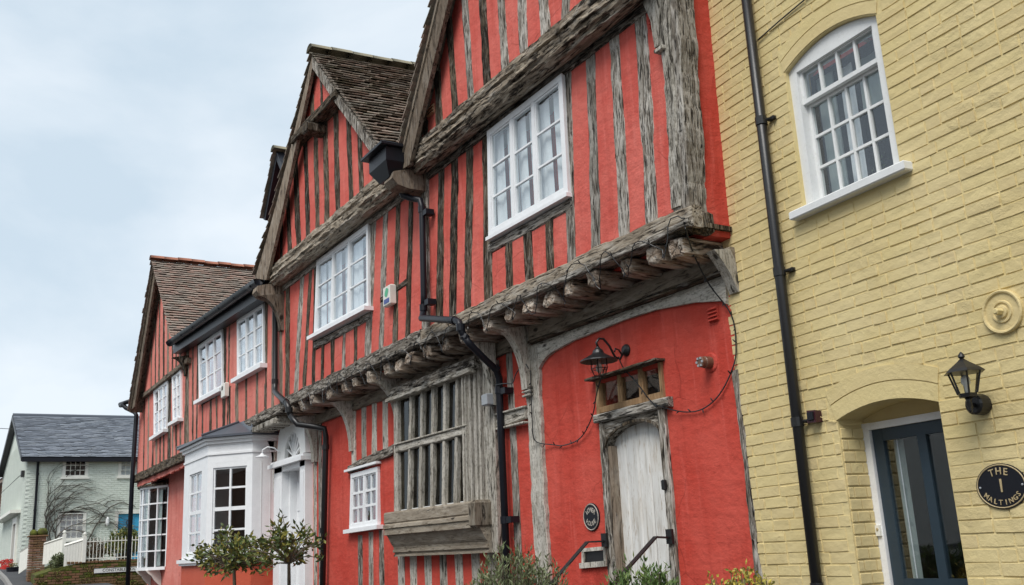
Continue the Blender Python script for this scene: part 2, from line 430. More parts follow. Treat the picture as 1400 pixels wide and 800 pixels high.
def ystrip(name, A, B, x, w, mat, parent):
    """like strip but in the (y,z) plane, w thick around x: brackets standing out from a wall"""
    n = len(A); v = []
    for a, b in zip(A, B): v += [(x - w / 2, a[0], a[1]), (x - w / 2, b[0], b[1]), (x + w / 2, a[0], a[1]), (x + w / 2, b[0], b[1])]
    f = []
    for i in range(n - 1):
        k = i * 4; q = k + 4
        f += [(k, k + 1, q + 1, q), (k + 2, q + 2, q + 3, k + 3), (k, q, q + 2, k + 2), (k + 1, k + 3, q + 3, q + 1)]
    f += [(0, 2, 3, 1), ((n - 1) * 4, (n - 1) * 4 + 1, (n - 1) * 4 + 3, (n - 1) * 4 + 2)]
    return mk(name, v, f, mat, parent)

def uneven(x, z, a=.008):
    return a * (noise.noise(Vector((x * 1.1, z * 1.1, 3.3))) + .5 * noise.noise(Vector((x * 3.7, z * 3.7, 9.1))))

def panel(parent, bl, br, tr, tl, y, mat, wav_top=0.0, wav_bot=0.0, name='plaster_panel'):
    """one infill panel between timbers, corners (x,z)"""
    h = max(abs(tl[1] - bl[1]), abs(tr[1] - br[1])); w = max(abs(br[0] - bl[0]), .01)
    nr = max(2, int(h / .12)); nc = max(2, int(w / .12)); v = []; f = []
    for i in range(nr + 1):
        t = i / nr
        for j in range(nc + 1):
            s = j / nc
            x = (bl[0] * (1 - s) + br[0] * s) * (1 - t) + (tl[0] * (1 - s) + tr[0] * s) * t
            z = (bl[1] * (1 - s) + br[1] * s) * (1 - t) + (tl[1] * (1 - s) + tr[1] * s) * t
            if i == nr and wav_top: z += wav_top * noise.noise(Vector((x * 6, 1, 1)))
            if i == 0 and wav_bot: z += wav_bot * noise.noise(Vector((x * 6, 4, 1)))
            v.append((x, y + uneven(x, z, .006), z))
    for i in range(nr):
        for j in range(nc):
            a = i * (nc + 1) + j; f.append((a, a + 1, a + nc + 2, a + nc + 1))
    # thickness: return along the border to the back
    k = len(v); ring = [j for j in range(nc + 1)] + [i * (nc + 1) + nc for i in range(1, nr + 1)] + [nr * (nc + 1) + j for j in reversed(range(nc))] + [i * (nc + 1) for i in reversed(range(1, nr))]
    m = len(ring)
    v += [v[i] for i in ring] + [(v[i][0], v[i][1] + .05, v[i][2]) for i in ring]
    for q in range(m): f.append((k + q, k + m + q, k + m + (q + 1) % m, k + (q + 1) % m))
    return mk(name, v, f, mat, parent, True)

def wall_sheet(name, x0, x1, z0, z1, y, holes, mat, parent, thick=.2, step=.25, amp=.008):
    xs = sorted(set([x0, x1] + [h[0] for h in holes] + [h[1] for h in holes])); zs = sorted(set([z0, z1] + [h[2] for h in holes] + [h[3] for h in holes]))
    def fill(a):
        o = []
        for p, q in zip(a[:-1], a[1:]):
            n = max(1, int(math.ceil((q - p) / step))); o += [p + (q - p) * i / n for i in range(n)]
        return o + [a[-1]]
    xs = fill([x for x in xs if x0 <= x <= x1]); zs = fill([z for z in zs if z0 <= z <= z1])
    def hole(i, j):
        cx = (xs[i] + xs[i + 1]) / 2; cz = (zs[j] + zs[j + 1]) / 2
        return any(h[0] < cx < h[1] and h[2] < cz < h[3] for h in holes)
    v = []; f = []; id_ = {}
    def vid(i, j, b):
        if (i, j, b) not in id_:
            id_[i, j, b] = len(v); v.append((xs[i], (y + uneven(xs[i], zs[j], amp)) if not b else y + thick, zs[j]))
        return id_[i, j, b]
    nx, nz_ = len(xs) - 1, len(zs) - 1
    for i in range(nx):
        for j in range(nz_):
            if hole(i, j): continue
            f.append((vid(i, j, 0), vid(i + 1, j, 0), vid(i + 1, j + 1, 0), vid(i, j + 1, 0)))
            for di, dj, e in ((-1, 0, ((i, j + 1), (i, j))), (1, 0, ((i + 1, j), (i + 1, j + 1))), (0, -1, ((i, j), (i + 1, j))), (0, 1, ((i + 1, j + 1), (i, j + 1)))):
                a, b = i + di, j + dj
                if a < 0 or b < 0 or a >= nx or b >= nz_ or hole(a, b):
                    (p, q), (r, s) = e
                    f.append((vid(r, s, 0), vid(p, q, 0), vid(p, q, 1), vid(r, s, 1)))
    return mk(name, v, f, mat, parent, False)

def bar(mb, p, q, w, y0, y1):
    """bar between (x,z) points p and q, w wide, from y0 (front) to y1 (back)"""
    p = Vector(p); q = Vector(q); d = (q - p).normalized(); n = Vector((-d.y, d.x)) * (w / 2)
    c = [p - n, q - n, q + n, p + n]
    mb.hexa([(a.x, y0, a.y) for a in c] + [(a.x, y1, a.y) for a in c])

def quad_at(c):
    TL, TR, BR, BL = [Vector(p) for p in c]
    return lambda s, t: (TL * (1 - s) + TR * s) * (1 - t) + (BL * (1 - s) + BR * s) * t    # t=0 top

def text_mesh(name, s, size, mat, parent, M4, extrude=.004, bold=0.0):
    cu = bpy.data.curves.new(name, 'FONT'); cu.body = s; cu.size = size; cu.align_x = 'CENTER'; cu.align_y = 'CENTER'; cu.extrude = extrude; cu.offset = bold
    cu.resolution_u = 2
    o = bpy.data.objects.new(name, cu); COL.objects.link(o)
    dg = bpy.context.evaluated_depsgraph_get()
    me = bpy.data.meshes.new_from_object(o.evaluated_get(dg))
    bpy.data.objects.remove(o)
    me.materials.clear(); me.materials.append(M[mat])
    t = bpy.data.objects.new(name, me); COL.objects.link(t); t.parent = parent; t.matrix_basis = M4
    if parent.name in INV: t.matrix_parent_inverse = INV[parent.name]
    return t
FACE = Matrix(((1, 0, 0, 0), (0, 0, -1, 0), (0, 1, 0, 0), (0, 0, 0, 1)))     # text plane -> upright, facing -Y

def curtain(parent, x0, x1, z0, z1, y, mat='curtain', amp=.018, name='curtain'):
    n = max(8, int((x1 - x0) / .02)); v = []; f = []; ph = U(0, 6)
    for i in range(n + 1):
        x = x0 + (x1 - x0) * i / n
        yy = y + amp * math.sin(i * .75 + ph) + amp * .5 * math.sin(i * .31 + ph * 2)
        v += [(x, yy, z0), (x, yy * .5 + y * .5, z1)]
    for i in range(n): f.append((2 * i, 2 * i + 2, 2 * i + 3, 2 * i + 1))
    return mk(name, v, f, mat, parent, True)

def window(house, corners, y, cols, rows, fw=.055, mull=(), mw=.05, gb=.018, sill=None, curtains='curtain', proud=.05, room=.5, mat='white', glass='glass', name='window', skip=(), transom=None, panes_y=.03, cut_rows=None):
    """painted casement; corners TL,TR,BR,BL in (x,z); y is the front of the frame"""
    q = quad_at(corners); W = (Vector(corners[1]) - Vector(corners[0])).length; H = (Vector(corners[0]) - Vector(corners[3])).length
    fs, ft = fw / W, fw / H
    mb = MB()
    bar(mb, q(0, ft / 2), q(1, ft / 2), fw, y, y + proud); bar(mb, q(0, 1 - ft / 2), q(1, 1 - ft / 2), fw, y + .001, y + proud)
    bar(mb, q(fs / 2, ft), q(fs / 2, 1 - ft), fw, y + .002, y + proud); bar(mb, q(1 - fs / 2, ft), q(1 - fs / 2, 1 - ft), fw, y + .002, y + proud)
    win = mb.build(name, mat, house)
    gy = y + panes_y
    edges = [fs] + [m for m in mull] + [1 - fs]
    for m in mull:
        mb = MB(); bar(mb, q(m, ft), q(m, 1 - ft), mw, y + .004, y + proud); mb.build('mullion', mat, win)
    for li in range(len(edges) - 1):
        a = edges[li] + (mw / W / 2 if li else 0); b = edges[li + 1] - (mw / W / 2 if li < len(edges) - 2 else 0)
        # casement stile inside each light
        cw = .018 / W; ch = .018 / H
        mb = MB()
        bar(mb, q(a + cw / 2, ft), q(a + cw / 2, 1 - ft), .018, y + .012, y + .05); bar(mb, q(b - cw / 2, ft), q(b - cw / 2, 1 - ft), .018, y + .012, y + .05)
        bar(mb, q(a + cw, ft + ch / 2), q(b - cw, ft + ch / 2), .018, y + .013, y + .05); bar(mb, q(a + cw, 1 - ft - ch / 2), q(b - cw, 1 - ft - ch / 2), .018, y + .013, y + .05)
        mb.build('casement', mat, win)
        a += cw; b -= cw; t0 = ft + ch; t1 = 1 - ft - ch
        rws = rows[li] if isinstance(rows, (list, tuple)) else rows
        cls = cols[li] if isinstance(cols, (list, tuple)) else cols
        lim = [t0 + (t1 - t0) * i / rws for i in range(rws + 1)] if cut_rows is None or cut_rows[li] is None else [t0] + [t0 + (t1 - t0) * r for r in cut_rows[li]] + [t1]
        cl = [a + (b - a) * i / cls for i in range(cls + 1)]
        for t in lim[1:-1]:
            mb = MB(); bar(mb, q(a, t), q(b, t), gb, y + .016, y + .045); mb.build('glazing_bar', mat, win)
        for s in cl[1:-1]:
            mb = MB(); bar(mb, q(s, t0), q(s, t1), gb, y + .018, y + .045); mb.build('glazing_bar', mat, win)
        for i in range(len(lim) - 1):
            for j in range(cls):
                P = [q(cl[j], lim[i + 1]), q(cl[j + 1], lim[i + 1]), q(cl[j + 1], lim[i]), q(cl[j], lim[i])]
                tl, tt = U(-.005, .005), U(-.005, .005)
                off = [tl + tt, -tl + tt, -tl - tt, tl - tt]
                mb = MB(); mb.hexa([(p.x, gy + o, p.y) for p, o in zip(P, off)] + [(p.x, gy + .003 + o, p.y) for p, o in zip(P, off)])
                mb.build('pane', glass, win)
    xs = [c[0] for c in corners]; zs = [c[1] for c in corners]
    x0, x1, z0, z1 = min(xs) + .02, max(xs) - .02, min(zs) + .02, max(zs) - .02
    mb = MB(); yb = y + room
    mb.add([(x0, y + .051, z0), (x1, y + .051, z0), (x1, y + .051, z1), (x0, y + .051, z1), (x0, yb, z0), (x1, yb, z0), (x1, yb, z1), (x0, yb, z1)],
           [(4, 5, 6, 7), (0, 1, 5, 4), (1, 2, 6, 5), (2, 3, 7, 6), (3, 0, 4, 7)])
    mb.build('room_recess', 'room', win)
    if curtains:
        w = x1 - x0
        if curtains == 'curtain': 
            for li in range(len(edges) - 1):
                a_, b_ = x0 + w * edges[li], x0 + w * edges[li + 1]; gp = (b_ - a_) * U(.10, .22); sp = U(.25, .7)
                curtain(win, a_, a_ + (b_ - a_ - gp) * sp, z0 + .02, z1 - .04, y + .085, amp=.012)
                curtain(win, a_ + (b_ - a_ - gp) * sp + gp, b_, z0 + .02, z1 - .04, y + .09, amp=.012)
            curtain(win, x0 + .02, x1 - .02, z1 - U(.16, .24), z1 - .03, y + .13, 'blind', amp=.01, name='pelmet')
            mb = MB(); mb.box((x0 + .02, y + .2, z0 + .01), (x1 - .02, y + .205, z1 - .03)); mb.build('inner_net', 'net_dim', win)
        elif curtains == 'sides':
            curtain(win, x0 + .03, x0 + w * .22, z0 + .02, z1 - .04, y + .16); curtain(win, x1 - w * .2, x1 - .03, z0 + .02, z1 - .04, y + .16)
    if sill:
        ex, th, pr = sill
        a, b = Vector(corners[3]), Vector(corners[2]); d = (b - a).normalized()
        a = a - d * ex; b = b + d * ex
        mb = MB(); bar(mb, a - Vector((0, th / 2 - .002)), b - Vector((0, th / 2 - .002)), th, y - pr, y + .06); mb.build('sill', mat, win)
    return win

# ------------------------------------------------------------------ ground, road, pavement
RZ = [(-70, 1.9), (-50, 1.78), (-41, 1.62), (-37, 1.34), (-34, 1.02), (-30, .86), (-20, .60), (-10, .33), (0, .05), (45, -1.4)]
def road_z(x):
    if x <= RZ[0][0]: return RZ[0][1]
    for (a, p), (b, q) in zip(RZ[:-1], RZ[1:]):
        if x <= b: return p + (q - p) * (x - a) / (b - a)
    return RZ[-1][1]
def sheet(name, xs, ya, yb, dz, mat, drop=None):
    v = []; f = []
    for x in xs: v += [(x, ya, road_z(x) + dz), (x, yb, road_z(x) + dz)]
    for i in range(len(xs) - 1): f.append((2 * i, 2 * i + 2, 2 * i + 3, 2 * i + 1))
    o = mk(name, v, f, mat); o['kind'] = 'structure'; return o
XS = [-1200, -400, -150, -90, -70, -60, -50, -45, -41, -39, -37, -35.5, -34, -32, -30, -25, -20, -15, -10, -5, 0, 5, 10, 20, 30, 45, 90, 300, 1200]
sheet('ground', XS, -1200, 1200, -.06, 'earth')
XR = [x for x in XS if -150 <= x <= 90]
sheet('road', XR, -12.5, -2.3, 0, 'asphalt')
def pavement(name, ya, yb, kerb_y):
    sheet(name, XR, ya, yb, .12, 'asphalt')
    s = 1 if kerb_y == ya else -1
    k = 0; x = -75.0
    kr = None
    while x < 30:
        b = x + .9; y0 = kerb_y - s * .13
        mb = MB(); mb.add([(x + .004, y0, road_z(x) - .05), (b - .004, y0, road_z(b) - .05), (b - .004, kerb_y, road_z(b) - .05), (x + .004, kerb_y, road_z(x) - .05),
                           (x + .004, y0 + s * .02, road_z(x) + .125), (b - .004, y0 + s * .02, road_z(b) + .125), (b - .004, kerb_y, road_z(b) + .125), (x + .004, kerb_y, road_z(x) + .125)],
                          [(0, 3, 2, 1), (4, 5, 6, 7), (0, 1, 5, 4), (1, 2, 6, 5), (2, 3, 7, 6), (3, 0, 4, 7)])
        if kr is None:
            kr = bpy.data.objects.new('kerb', None); COL.objects.link(kr); kr['kind'] = 'structure'
        mb.build('kerb_stone', 'kerb', kr)
        x = b
pavement('pavement', -2.3, .3, -2.3)
sheet('far_pavement', XR, -18.2, -12.5, .12, 'asphalt')

# ------------------------------------------------------------------ roofs
def tiles(name, parent, P0, ea, La, eu, Lu, mat, gauge=.105, tw=.17, th=.013, jag=.02, phase=0, sag=0.0):
    """courses of single tiles; P0 = eave corner, ea along the courses, eu up the slope"""
    P0 = Vector(P0); ea = Vector(ea).normalized(); eu = Vector(eu).normalized(); nn = ea.cross(eu)
    if nn.z < 0: nn = -nn
    mb = MB(); nc = int(Lu / gauge); nt = int(La / tw) + 1
    for i in range(nc):
        o = (tw / 2 if i % 2 else 0)
        for j in range(nt + 1):
            a0 = j * tw - o + U(-.004, .004); a1 = a0 + tw - .005
            a0 = max(a0, U(-jag, jag * .3)); a1 = min(a1, La)
            if a1 - a0 < .03: continue
            u0 = i * gauge + U(-.012, .012); u1 = u0 + gauge * 1.45
            l0 = .044 + U(-.006, .010); l1 = .002
            tl = U(-.004, .004)
            sg = -sag * math.sin(math.pi * (a0 / La)) * math.sin(math.pi * min(1, u0 / Lu))
            c = []
            for (a, u, l) in ((a0, u0, l0 + tl), (a1, u0, l0 - tl), (a1, u1, l1 - tl), (a0, u1, l1 + tl)):
                c.append(P0 + ea * a + eu * u + nn * (l + sg))
            b = [p - nn * th for p in c]
            k = len(mb.v); mb.v += [tuple(p) for p in c + b]
            mb.f += [tuple(k + q for q in F) for F in ((0, 1, 2, 3), (4, 5, 1, 0), (5, 6, 2, 1), (7, 4, 0, 3), (7, 6, 5, 4))]
    o = mb.build(name, mat, parent); o['kind'] = 'stuff'; return o

def ridge_tiles(parent, p0, p1, mat, r=.11, step=.32):
    p0, p1 = Vector(p0), Vector(p1); d = (p1 - p0); n = int(d.length / step); d.normalize()
    sx = d.cross(Vector((0, 0, 1))).normalized()
    for i in range(n):
        a = p0 + d * (i * step); b = a + d * (step - .008); mb = MB(); v = []; dz = U(-.012, .012)
        for p in (a, b):
            for k in range(7):
                t = math.pi * (.06 + .88 * k / 6)
                v.append(p + sx * (math.cos(t) * r * 1.15) + Vector((0, 0, math.sin(t) * r - .03 + dz)))
        f = [(k, k + 1, k + 8, k + 7) for k in range(6)] + [tuple(range(7)), tuple(range(13, 6, -1))]
        mk('ridge_tile', v, f, mat, parent, True)

def gable_roof(house, xl, zl, xa, za, xr, zr, y0, y1, mat='tile', ridge='ridge_old', rise=0.0, cl=(1, 1), sprocket=None):
    """two slopes meeting on a ridge that runs back from the street"""
    apF = Vector((xa, y0, za)); apB = Vector((xa, y1, za + rise)); lf = Vector((xl, y0, zl)); lb = Vector((xl, y1, zl + rise)); rf = Vector((xr, y0, zr)); rb = Vector((xr, y1, zr + rise))
    mb = MB()
    for e0, e1 in ((lf, lb), (rf, rb)):
        n = (apF - e0).cross(Vector((0, 1, 0))).normalized()
        if n.z < 0: n = -n
        dn = n * -.05
        mb.hexa([e0, apF, apB, e1, e0 + dn, apF + dn, apB + dn, e1 + dn])
    if sprocket:
        s0 = Vector((sprocket[0], y0, sprocket[1])); s1 = Vector((sprocket[0], y1, sprocket[1])); dn = Vector((.03, 0, -.05))
        mb.hexa([s0, lf, lb, s1, s0 + dn, lf + dn, lb + dn, s1 + dn])
    rf_ob = mb.build('roof', 'barge', house)
    L = y1 - y0 + .06
    for e0, k in ((lf, 0), (rf, 1)):
        eu = apF - e0
        if cl[k]: tiles('roof_tiles', rf_ob, e0 - Vector((0, .05, 0)), (0, 1, rise / (y1 - y0)), L, eu, eu.length, mat)
    if sprocket: tiles('roof_tiles', rf_ob, s0 - Vector((0, .05, 0)), (0, 1, 0), L, lf - s0, (lf - s0).length, mat)
    ridge_tiles(rf_ob, apF + Vector((0, -.08, .06)), apB + Vector((0, 0, .06)), ridge)
    return rf_ob

def wall_band(house, studs, zb, zt, x0, x1, y, pmat, smat, depth=.12, proud=.008, gaps=(), name='stud', nopanel=(), wav=0.0):
    """studs (x_top,z_top,x_bot,z_bot,w) and the plaster panels between them; zb, zt: functions of x"""
    L = []
    for xt, z_t, xb, z_b, w in studs:
        k = (xt - xb) / max(.05, (z_t - z_b)); k = max(-.16, min(.16, k))
        xm = (xt + xb) / 2; zm = (z_t + z_b) / 2
        at = lambda z, k=k, xm=xm, zm=zm: xm + (z - zm) * k
        b = zb(at(zm)); t = zt(at(zm))
        if t - b < .05: continue
        L.append((at(b), b, at(t), t, w))
    L.sort(key=lambda s: s[0] + s[2])
    for xb, b, xt, t, w in L:
        timber(name, (xb, y - proud + U(-.004, .004), b - .02), (xt, y - proud + U(-.004, .004), t + .02), w * U(.92, 1.06), depth, smat if isinstance(smat, str) else random.choice(smat), house, jit=.011, step=.055)
    lim = [(x0[0], x0[1], 0)] + [(s[0], s[2], s[4]) for s in L] + [(x1[0], x1[1], 0)]
    for i in range(len(lim) - 1):
        a, b = lim[i], lim[i + 1]; e = .012
        l0 = a[0] + max(0, a[2] / 2 - e); l1 = a[1] + max(0, a[2] / 2 - e); r0 = b[0] - max(0, b[2] / 2 - e); r1 = b[1] - max(0, b[2] / 2 - e)
        if r0 - l0 < .03 and r1 - l1 < .03 or i in nopanel: continue
        panel(house, (l0, zb(l0)), (r0, zb(r0)), (max(r1, l1 + .01), zt(r1)), (l1, zt(l1)), y + U(-.003, .003), pmat, wav, wav)
C_ = lambda v: (lambda x: v)
def line(x0, z0, x1, z1): return lambda x: z0 + (z1 - z0) * (x - x0) / (x1 - x0)

# ------------------------------------------------------------------ red timber house with two gables
P1, P2 = -.36, -.50
A = thing('timber_house', 'red limewashed timber framed house with two tall gables and a jettied upper floor', 'house', (-9.6, 0, .3))
# ground floor wall with its openings
DX0, DX1, DTOP = -6.76, -6.01, 2.50
wall_sheet('wall', -14.05, -5.10, -.2, 3.62, 0.0, [(DX0, DX1, -.2, 2.59), (-6.80, -5.96, 2.70, 2.93), (-12.50, -11.62, 1.96, 2.64), (-7.20, -6.90, 1.425, 1.525)], 'red', A)
mb = MB(); mb.box((-14.6, .25, -.2), (-5.02, 7.5, 5.9)); mb.build('house_core', 'red', A)
mb = MB(); mb.box((-14.62, P1 + .12, 3.75), (-5.06, .26, 5.75)); mb.build('upper_core', 'red', A)
# gable walls behind the studs
for tri in (((-9.35, 5.85), (-7.2, 8.75), (-5.05, 5.85)), ((-14.9, 5.85), (-12.28, 8.45), (-9.75, 5.85))):
    v = [(x, P2 + .06, z) for x, z in tri] + [(x, P2 + .5, z) for x, z in tri]
    mk('gable_core', v, [(0, 2, 1), (3, 4, 5), (0, 1, 4, 3), (1, 2, 5, 4), (2, 0, 3, 5)], 'red', A)

G1_TRI = [ (-9.0,6.379,-9.018,6.12,0.109), (-8.685,6.682,-8.674,6.083,0.156), (-8.361,6.999,-8.309,6.131,0.148), (-7.99,7.204,-7.964,6.16,0.147), (-7.631,7.006,-7.622,6.197,0.145), (-7.257,6.801,-7.259,6.197,0.148), (-6.895,6.601,-6.909,6.154,0.151), (-6.529,6.4,-6.529,6.132,0.152), (-6.191,6.213,-6.212,6.095,0.13), (-5.85,6.4,-5.85,6.1,.14), (-5.5,6.4,-5.5,6.1,.13) ]
G1_UP = [ (-9.323,5.597,-9.42,4.125,0.166), (-8.94,5.626,-9.103,4.019,0.157), (-8.618,5.625,-8.8,3.95,0.148), (-8.287,5.615,-8.475,3.953,0.156), (-7.93,5.6,-8.034,3.939,0.19), (-6.439,5.64,-6.583,3.938,0.13), (-6.078,5.637,-6.214,3.948,0.153), (-5.732,5.616,-5.824,3.944,0.15), (-5.38,5.607,-5.479,3.956,0.156) ]
G1_LOW = [ (-7.589,4.424,-7.622,3.954,0.134), (-7.251,4.451,-7.263,3.974,0.163), (-6.873,4.458,-6.917,3.963,0.14) ]
G2_TOPTRI = [ (-12.965,8.214,-12.931,7.96,0.131), (-12.612,8.651,-12.581,7.858,0.157), (-12.212,8.227,-12.185,7.814,0.12), (-11.75,8.0,-11.75,7.8,.12) ]
G2_TRI = [ (-14.142,6.372,-14.137,6.192,0.146), (-13.83,6.799,-13.748,6.207,0.176), (-13.456,7.169,-13.342,6.223,0.202), (-13.04,7.555,-12.922,6.207,0.193), (-12.594,7.493,-12.522,6.256,0.183), (-12.188,7.442,-12.14,6.282,0.175), (-11.767,7.51,-11.721,6.226,0.193), (-11.322,7.383,-11.247,6.186,0.155), (-10.93,7.007,-10.896,6.183,0.147), (-10.478,6.541,-10.447,6.138,0.182) ]
G2_UP = [ (-14.234,5.7,-14.236,4.206,0.212), (-13.581,5.6,-13.796,4.219,0.199), (-13.193,5.61,-13.439,4.156,0.159), (-12.95,5.6,-13.08,4.054,0.15), (-10.868,5.66,-11.094,4.023,0.21), (-10.455,5.624,-10.684,3.997,0.154), (-10.085,5.615,-10.275,3.985,0.145), (-9.714,5.599,-9.929,3.966,0.118) ]
G2_LOW = [ (-12.692,4.396,-12.712,4.029,0.116), (-12.311,4.442,-12.316,4.04,0.139), (-11.878,4.431,-11.913,4.006,0.13), (-11.468,4.441,-11.505,4.007,0.124) ]
JB, JT = 3.76, 3.93          # jetty fascia bottom / top
PB = 5.65                    # underside of the wall plate
OK1 = ['oak', 'oak', 'oak_dark']
rakeL1 = line(-9.35, 5.85, -7.2, 8.80); rakeR1 = line(-7.2, 8.80, -5.05, 5.85)
rake1 = lambda x: min(rakeL1(x), rakeR1(x)) - .10
rake2 = lambda x: min(line(-14.9, 6.02, -12.3, 8.62)(x), line(-12.28, 8.62, -9.7, 5.98)(x)) - .08
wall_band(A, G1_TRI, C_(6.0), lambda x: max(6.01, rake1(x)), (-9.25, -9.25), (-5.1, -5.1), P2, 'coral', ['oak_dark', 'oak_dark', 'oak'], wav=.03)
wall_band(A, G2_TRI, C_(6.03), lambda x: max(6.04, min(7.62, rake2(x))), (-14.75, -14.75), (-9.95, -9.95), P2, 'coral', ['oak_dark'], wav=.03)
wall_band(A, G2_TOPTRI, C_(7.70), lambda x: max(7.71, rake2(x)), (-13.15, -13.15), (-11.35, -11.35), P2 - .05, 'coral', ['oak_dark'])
# upper floor: panel 5 of gable one and panel 4 of gable two hold the windows
w1l, w1r = -7.87, -6.49
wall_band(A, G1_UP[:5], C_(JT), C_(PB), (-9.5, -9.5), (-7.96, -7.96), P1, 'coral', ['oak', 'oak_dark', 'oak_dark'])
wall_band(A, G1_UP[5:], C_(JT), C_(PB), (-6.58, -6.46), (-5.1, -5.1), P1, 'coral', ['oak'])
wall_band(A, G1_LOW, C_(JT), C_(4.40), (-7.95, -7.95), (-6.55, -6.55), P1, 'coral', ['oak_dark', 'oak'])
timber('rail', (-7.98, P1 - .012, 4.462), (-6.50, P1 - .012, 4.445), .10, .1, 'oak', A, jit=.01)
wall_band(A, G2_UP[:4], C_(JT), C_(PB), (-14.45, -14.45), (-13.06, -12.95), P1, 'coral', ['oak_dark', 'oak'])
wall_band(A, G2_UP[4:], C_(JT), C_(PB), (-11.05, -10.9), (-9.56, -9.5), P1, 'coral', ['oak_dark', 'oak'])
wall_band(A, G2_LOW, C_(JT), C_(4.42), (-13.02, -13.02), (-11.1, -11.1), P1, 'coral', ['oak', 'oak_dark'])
timber('rail', (-13.05, P1 - .012, 4.50), (-11.0, P1 - .012, 4.47), .10, .1, 'oak', A, jit=.01)
timber('rail', (-10.66, P1 - .012, 4.585), (-9.85, P1 - .012, 4.63), .075, .1, 'oak_dark', A, jit=.006)
# wall plates under the gable jetties, soffits, bressumers
prof = [(-.165, .16), (-.165, .055), (-.145, .03), (-.09, .03), (-.078, .012), (-.045, .012), (-.035, .03), (.005, .03), (.015, .005), (.06, .005), (.072, .026), (.11, .026), (.125, .05), (.16, .075), (.16, .16)]
for x0, x1, z0, z1 in ((-9.28, -5.12, 5.86, 5.845), (-14.45, -9.62, 5.88, 5.85)):
    o = timber('bressumer', (x0, -.61, z0), (x1, -.61, z1), .33, .16, 'oak_beam', A, jit=.030, step=.045, profile=prof)
    timber('wall_plate', (x0 - .05, P1 - .03, PB + .045), (x1, P1 - .03, PB + .035), .09, .14, 'oak', A, jit=.006)
    mb = MB(); mb.box((x0 + .02, -.47, 5.735), (x1, P1 + .12, 5.80)); mb.build('soffit', 'barge', A)
    timber('tie_beam', (x0 + .02, -.53, 5.695 + .07), (x1, -.53, 5.695 + .06), .075, .13, 'barge', A, jit=.006)
# corner posts
timber('corner_post', (-9.42, P1 - .03, JT - .02), (-9.33, P1 - .03, 5.72), .16, .16, 'oak', A, jit=.01)
timber('corner_post', (-5.115, -.385, 3.86), (-4.99, -.385, 6.35), .185, .18, 'oak', A, jit=.016, step=.05, w1=.20)
timber('post_face', (-5.145, -.405, 3.95), (-5.035, -.405, 6.1), .11, .03, 'oak_pale', A, jit=.014, step=.05)
strip('brace', [(-5.62, 5.93), (-5.40, 5.84), (-5.25, 5.68), (-5.185, 5.5), (-5.165, 5.25)], [(-5.05, 6.0), (-5.05, 5.9), (-5.06, 5.7), (-5.08, 5.5), (-5.12, 5.25)], -.44, .12, 'oak_pale', A)
bbox('brace_collar', (-5.17, -.447, 5.20), (-5.07, -.38, 5.235), 'oak_pale', A)
mb = MB(); mb.add([(-5.03, -.21, 3.72), (-5.01, .14, 3.72), (-4.93, .14, 6.9), (-4.94, -.21, 6.9), (-5.2, -.21, 3.72), (-5.2, .14, 3.72), (-5.2, .14, 6.9), (-5.2, -.21, 6.9)], [(0, 1, 2, 3), (4, 0, 3, 7), (1, 5, 6, 2), (3, 2, 6, 7), (4, 5, 1, 0)])
mb.build('return_wall', 'red', A)
# beam ends under the gable feet
for x in (-9.40, -14.55):
    mb = MB(); pts = [(-.78, 5.70), (-.80, 5.62), (-.74, 5.55), (-.60, 5.52), (-.3, 5.52), (-.3, 5.72), (-.6, 5.75)]
    n = len(pts); mb.add([(x - .11, y, z) for y, z in pts] + [(x + .13, y, z) for y, z in pts], [tuple(range(n)), tuple(range(2 * n - 1, n - 1, -1))] + [(i, i + n, (i + 1) % n + n, (i + 1) % n) for i in range(n)])
    mb.build('beam_end', 'barge', A)
def bracket(house, x, zb, zt, yw, yo, w=.10, mat='oak_pale', th=.085):
    A_, B_ = [], []
    for i in range(9):
        t = i / 8; a = math.pi / 2 * t
        y = yw - (yw - yo) * (1 - math.cos(a)); z = zb + (zt - zb) * math.sin(a)
        A_.append((y - th * math.cos(a) * .7, z - th * .1 * math.sin(a))); B_.append((yw + .02, zb + (zt - zb + .06) * t))
    return ystrip('bracket', A_, B_, x, w, mat, house)
bracket(A, -14.47, 5.02, 5.55, P1, -.78, .13, 'barge')
# bargeboards
strip('bargeboard', [(-9.36, 5.76), (-9.00, 6.30), (-8.60, 6.88), (-8.2, 7.44), (-7.2, 8.84)], [(-9.13, 5.74), (-8.84, 6.15), (-8.44, 6.70), (-8.04, 7.24), (-7.2, 8.5)], -.66, .05, 'barge', A)
strip('bargeboard', [(-5.04, 5.76), (-5.4, 6.28), (-5.8, 6.86), (-7.2, 8.84)], [(-5.27, 5.74), (-5.56, 6.15), (-5.96, 6.70), (-7.2, 8.5)], -.662, .05, 'barge', A)
strip('bargeboard', [(-14.98, 5.98), (-14.45, 6.42), (-13.9, 6.92), (-13.38, 7.42), (-12.30, 8.62)], [(-14.40, 5.80), (-14.12, 6.12), (-13.70, 6.60), (-13.26, 7.16), (-12.30, 8.42)], -.66, .05, 'barge', A)
strip('bargeboard', [(-9.72, 6.00), (-10.5, 6.78), (-11.3, 7.58), (-12.30, 8.62)], [(-9.90, 6.0), (-10.62, 6.72), (-11.42, 7.52), (-12.30, 8.44)], -.663, .05, 'oak', A)
# collar hood on the second gable
timber('collar_beam', (-13.12, -.70, 7.62), (-11.28, -.70, 7.58), .13, .22, 'oak_dark', A, jit=.012)
bbox('beam_end', (-12.33, -.80, 7.36), (-12.12, -.5, 7.50), 'oak_dark', A, .02)
# roofs
gable_roof(A, -9.42, 5.80, -7.2, 8.86, -5.0, 5.80, -.68, 6.5)
gable_roof(A, -14.25, 6.70, -12.29, 8.66, -9.62, 5.98, -.63, 6.5, rise=.28, sprocket=(-15.10, 6.05))
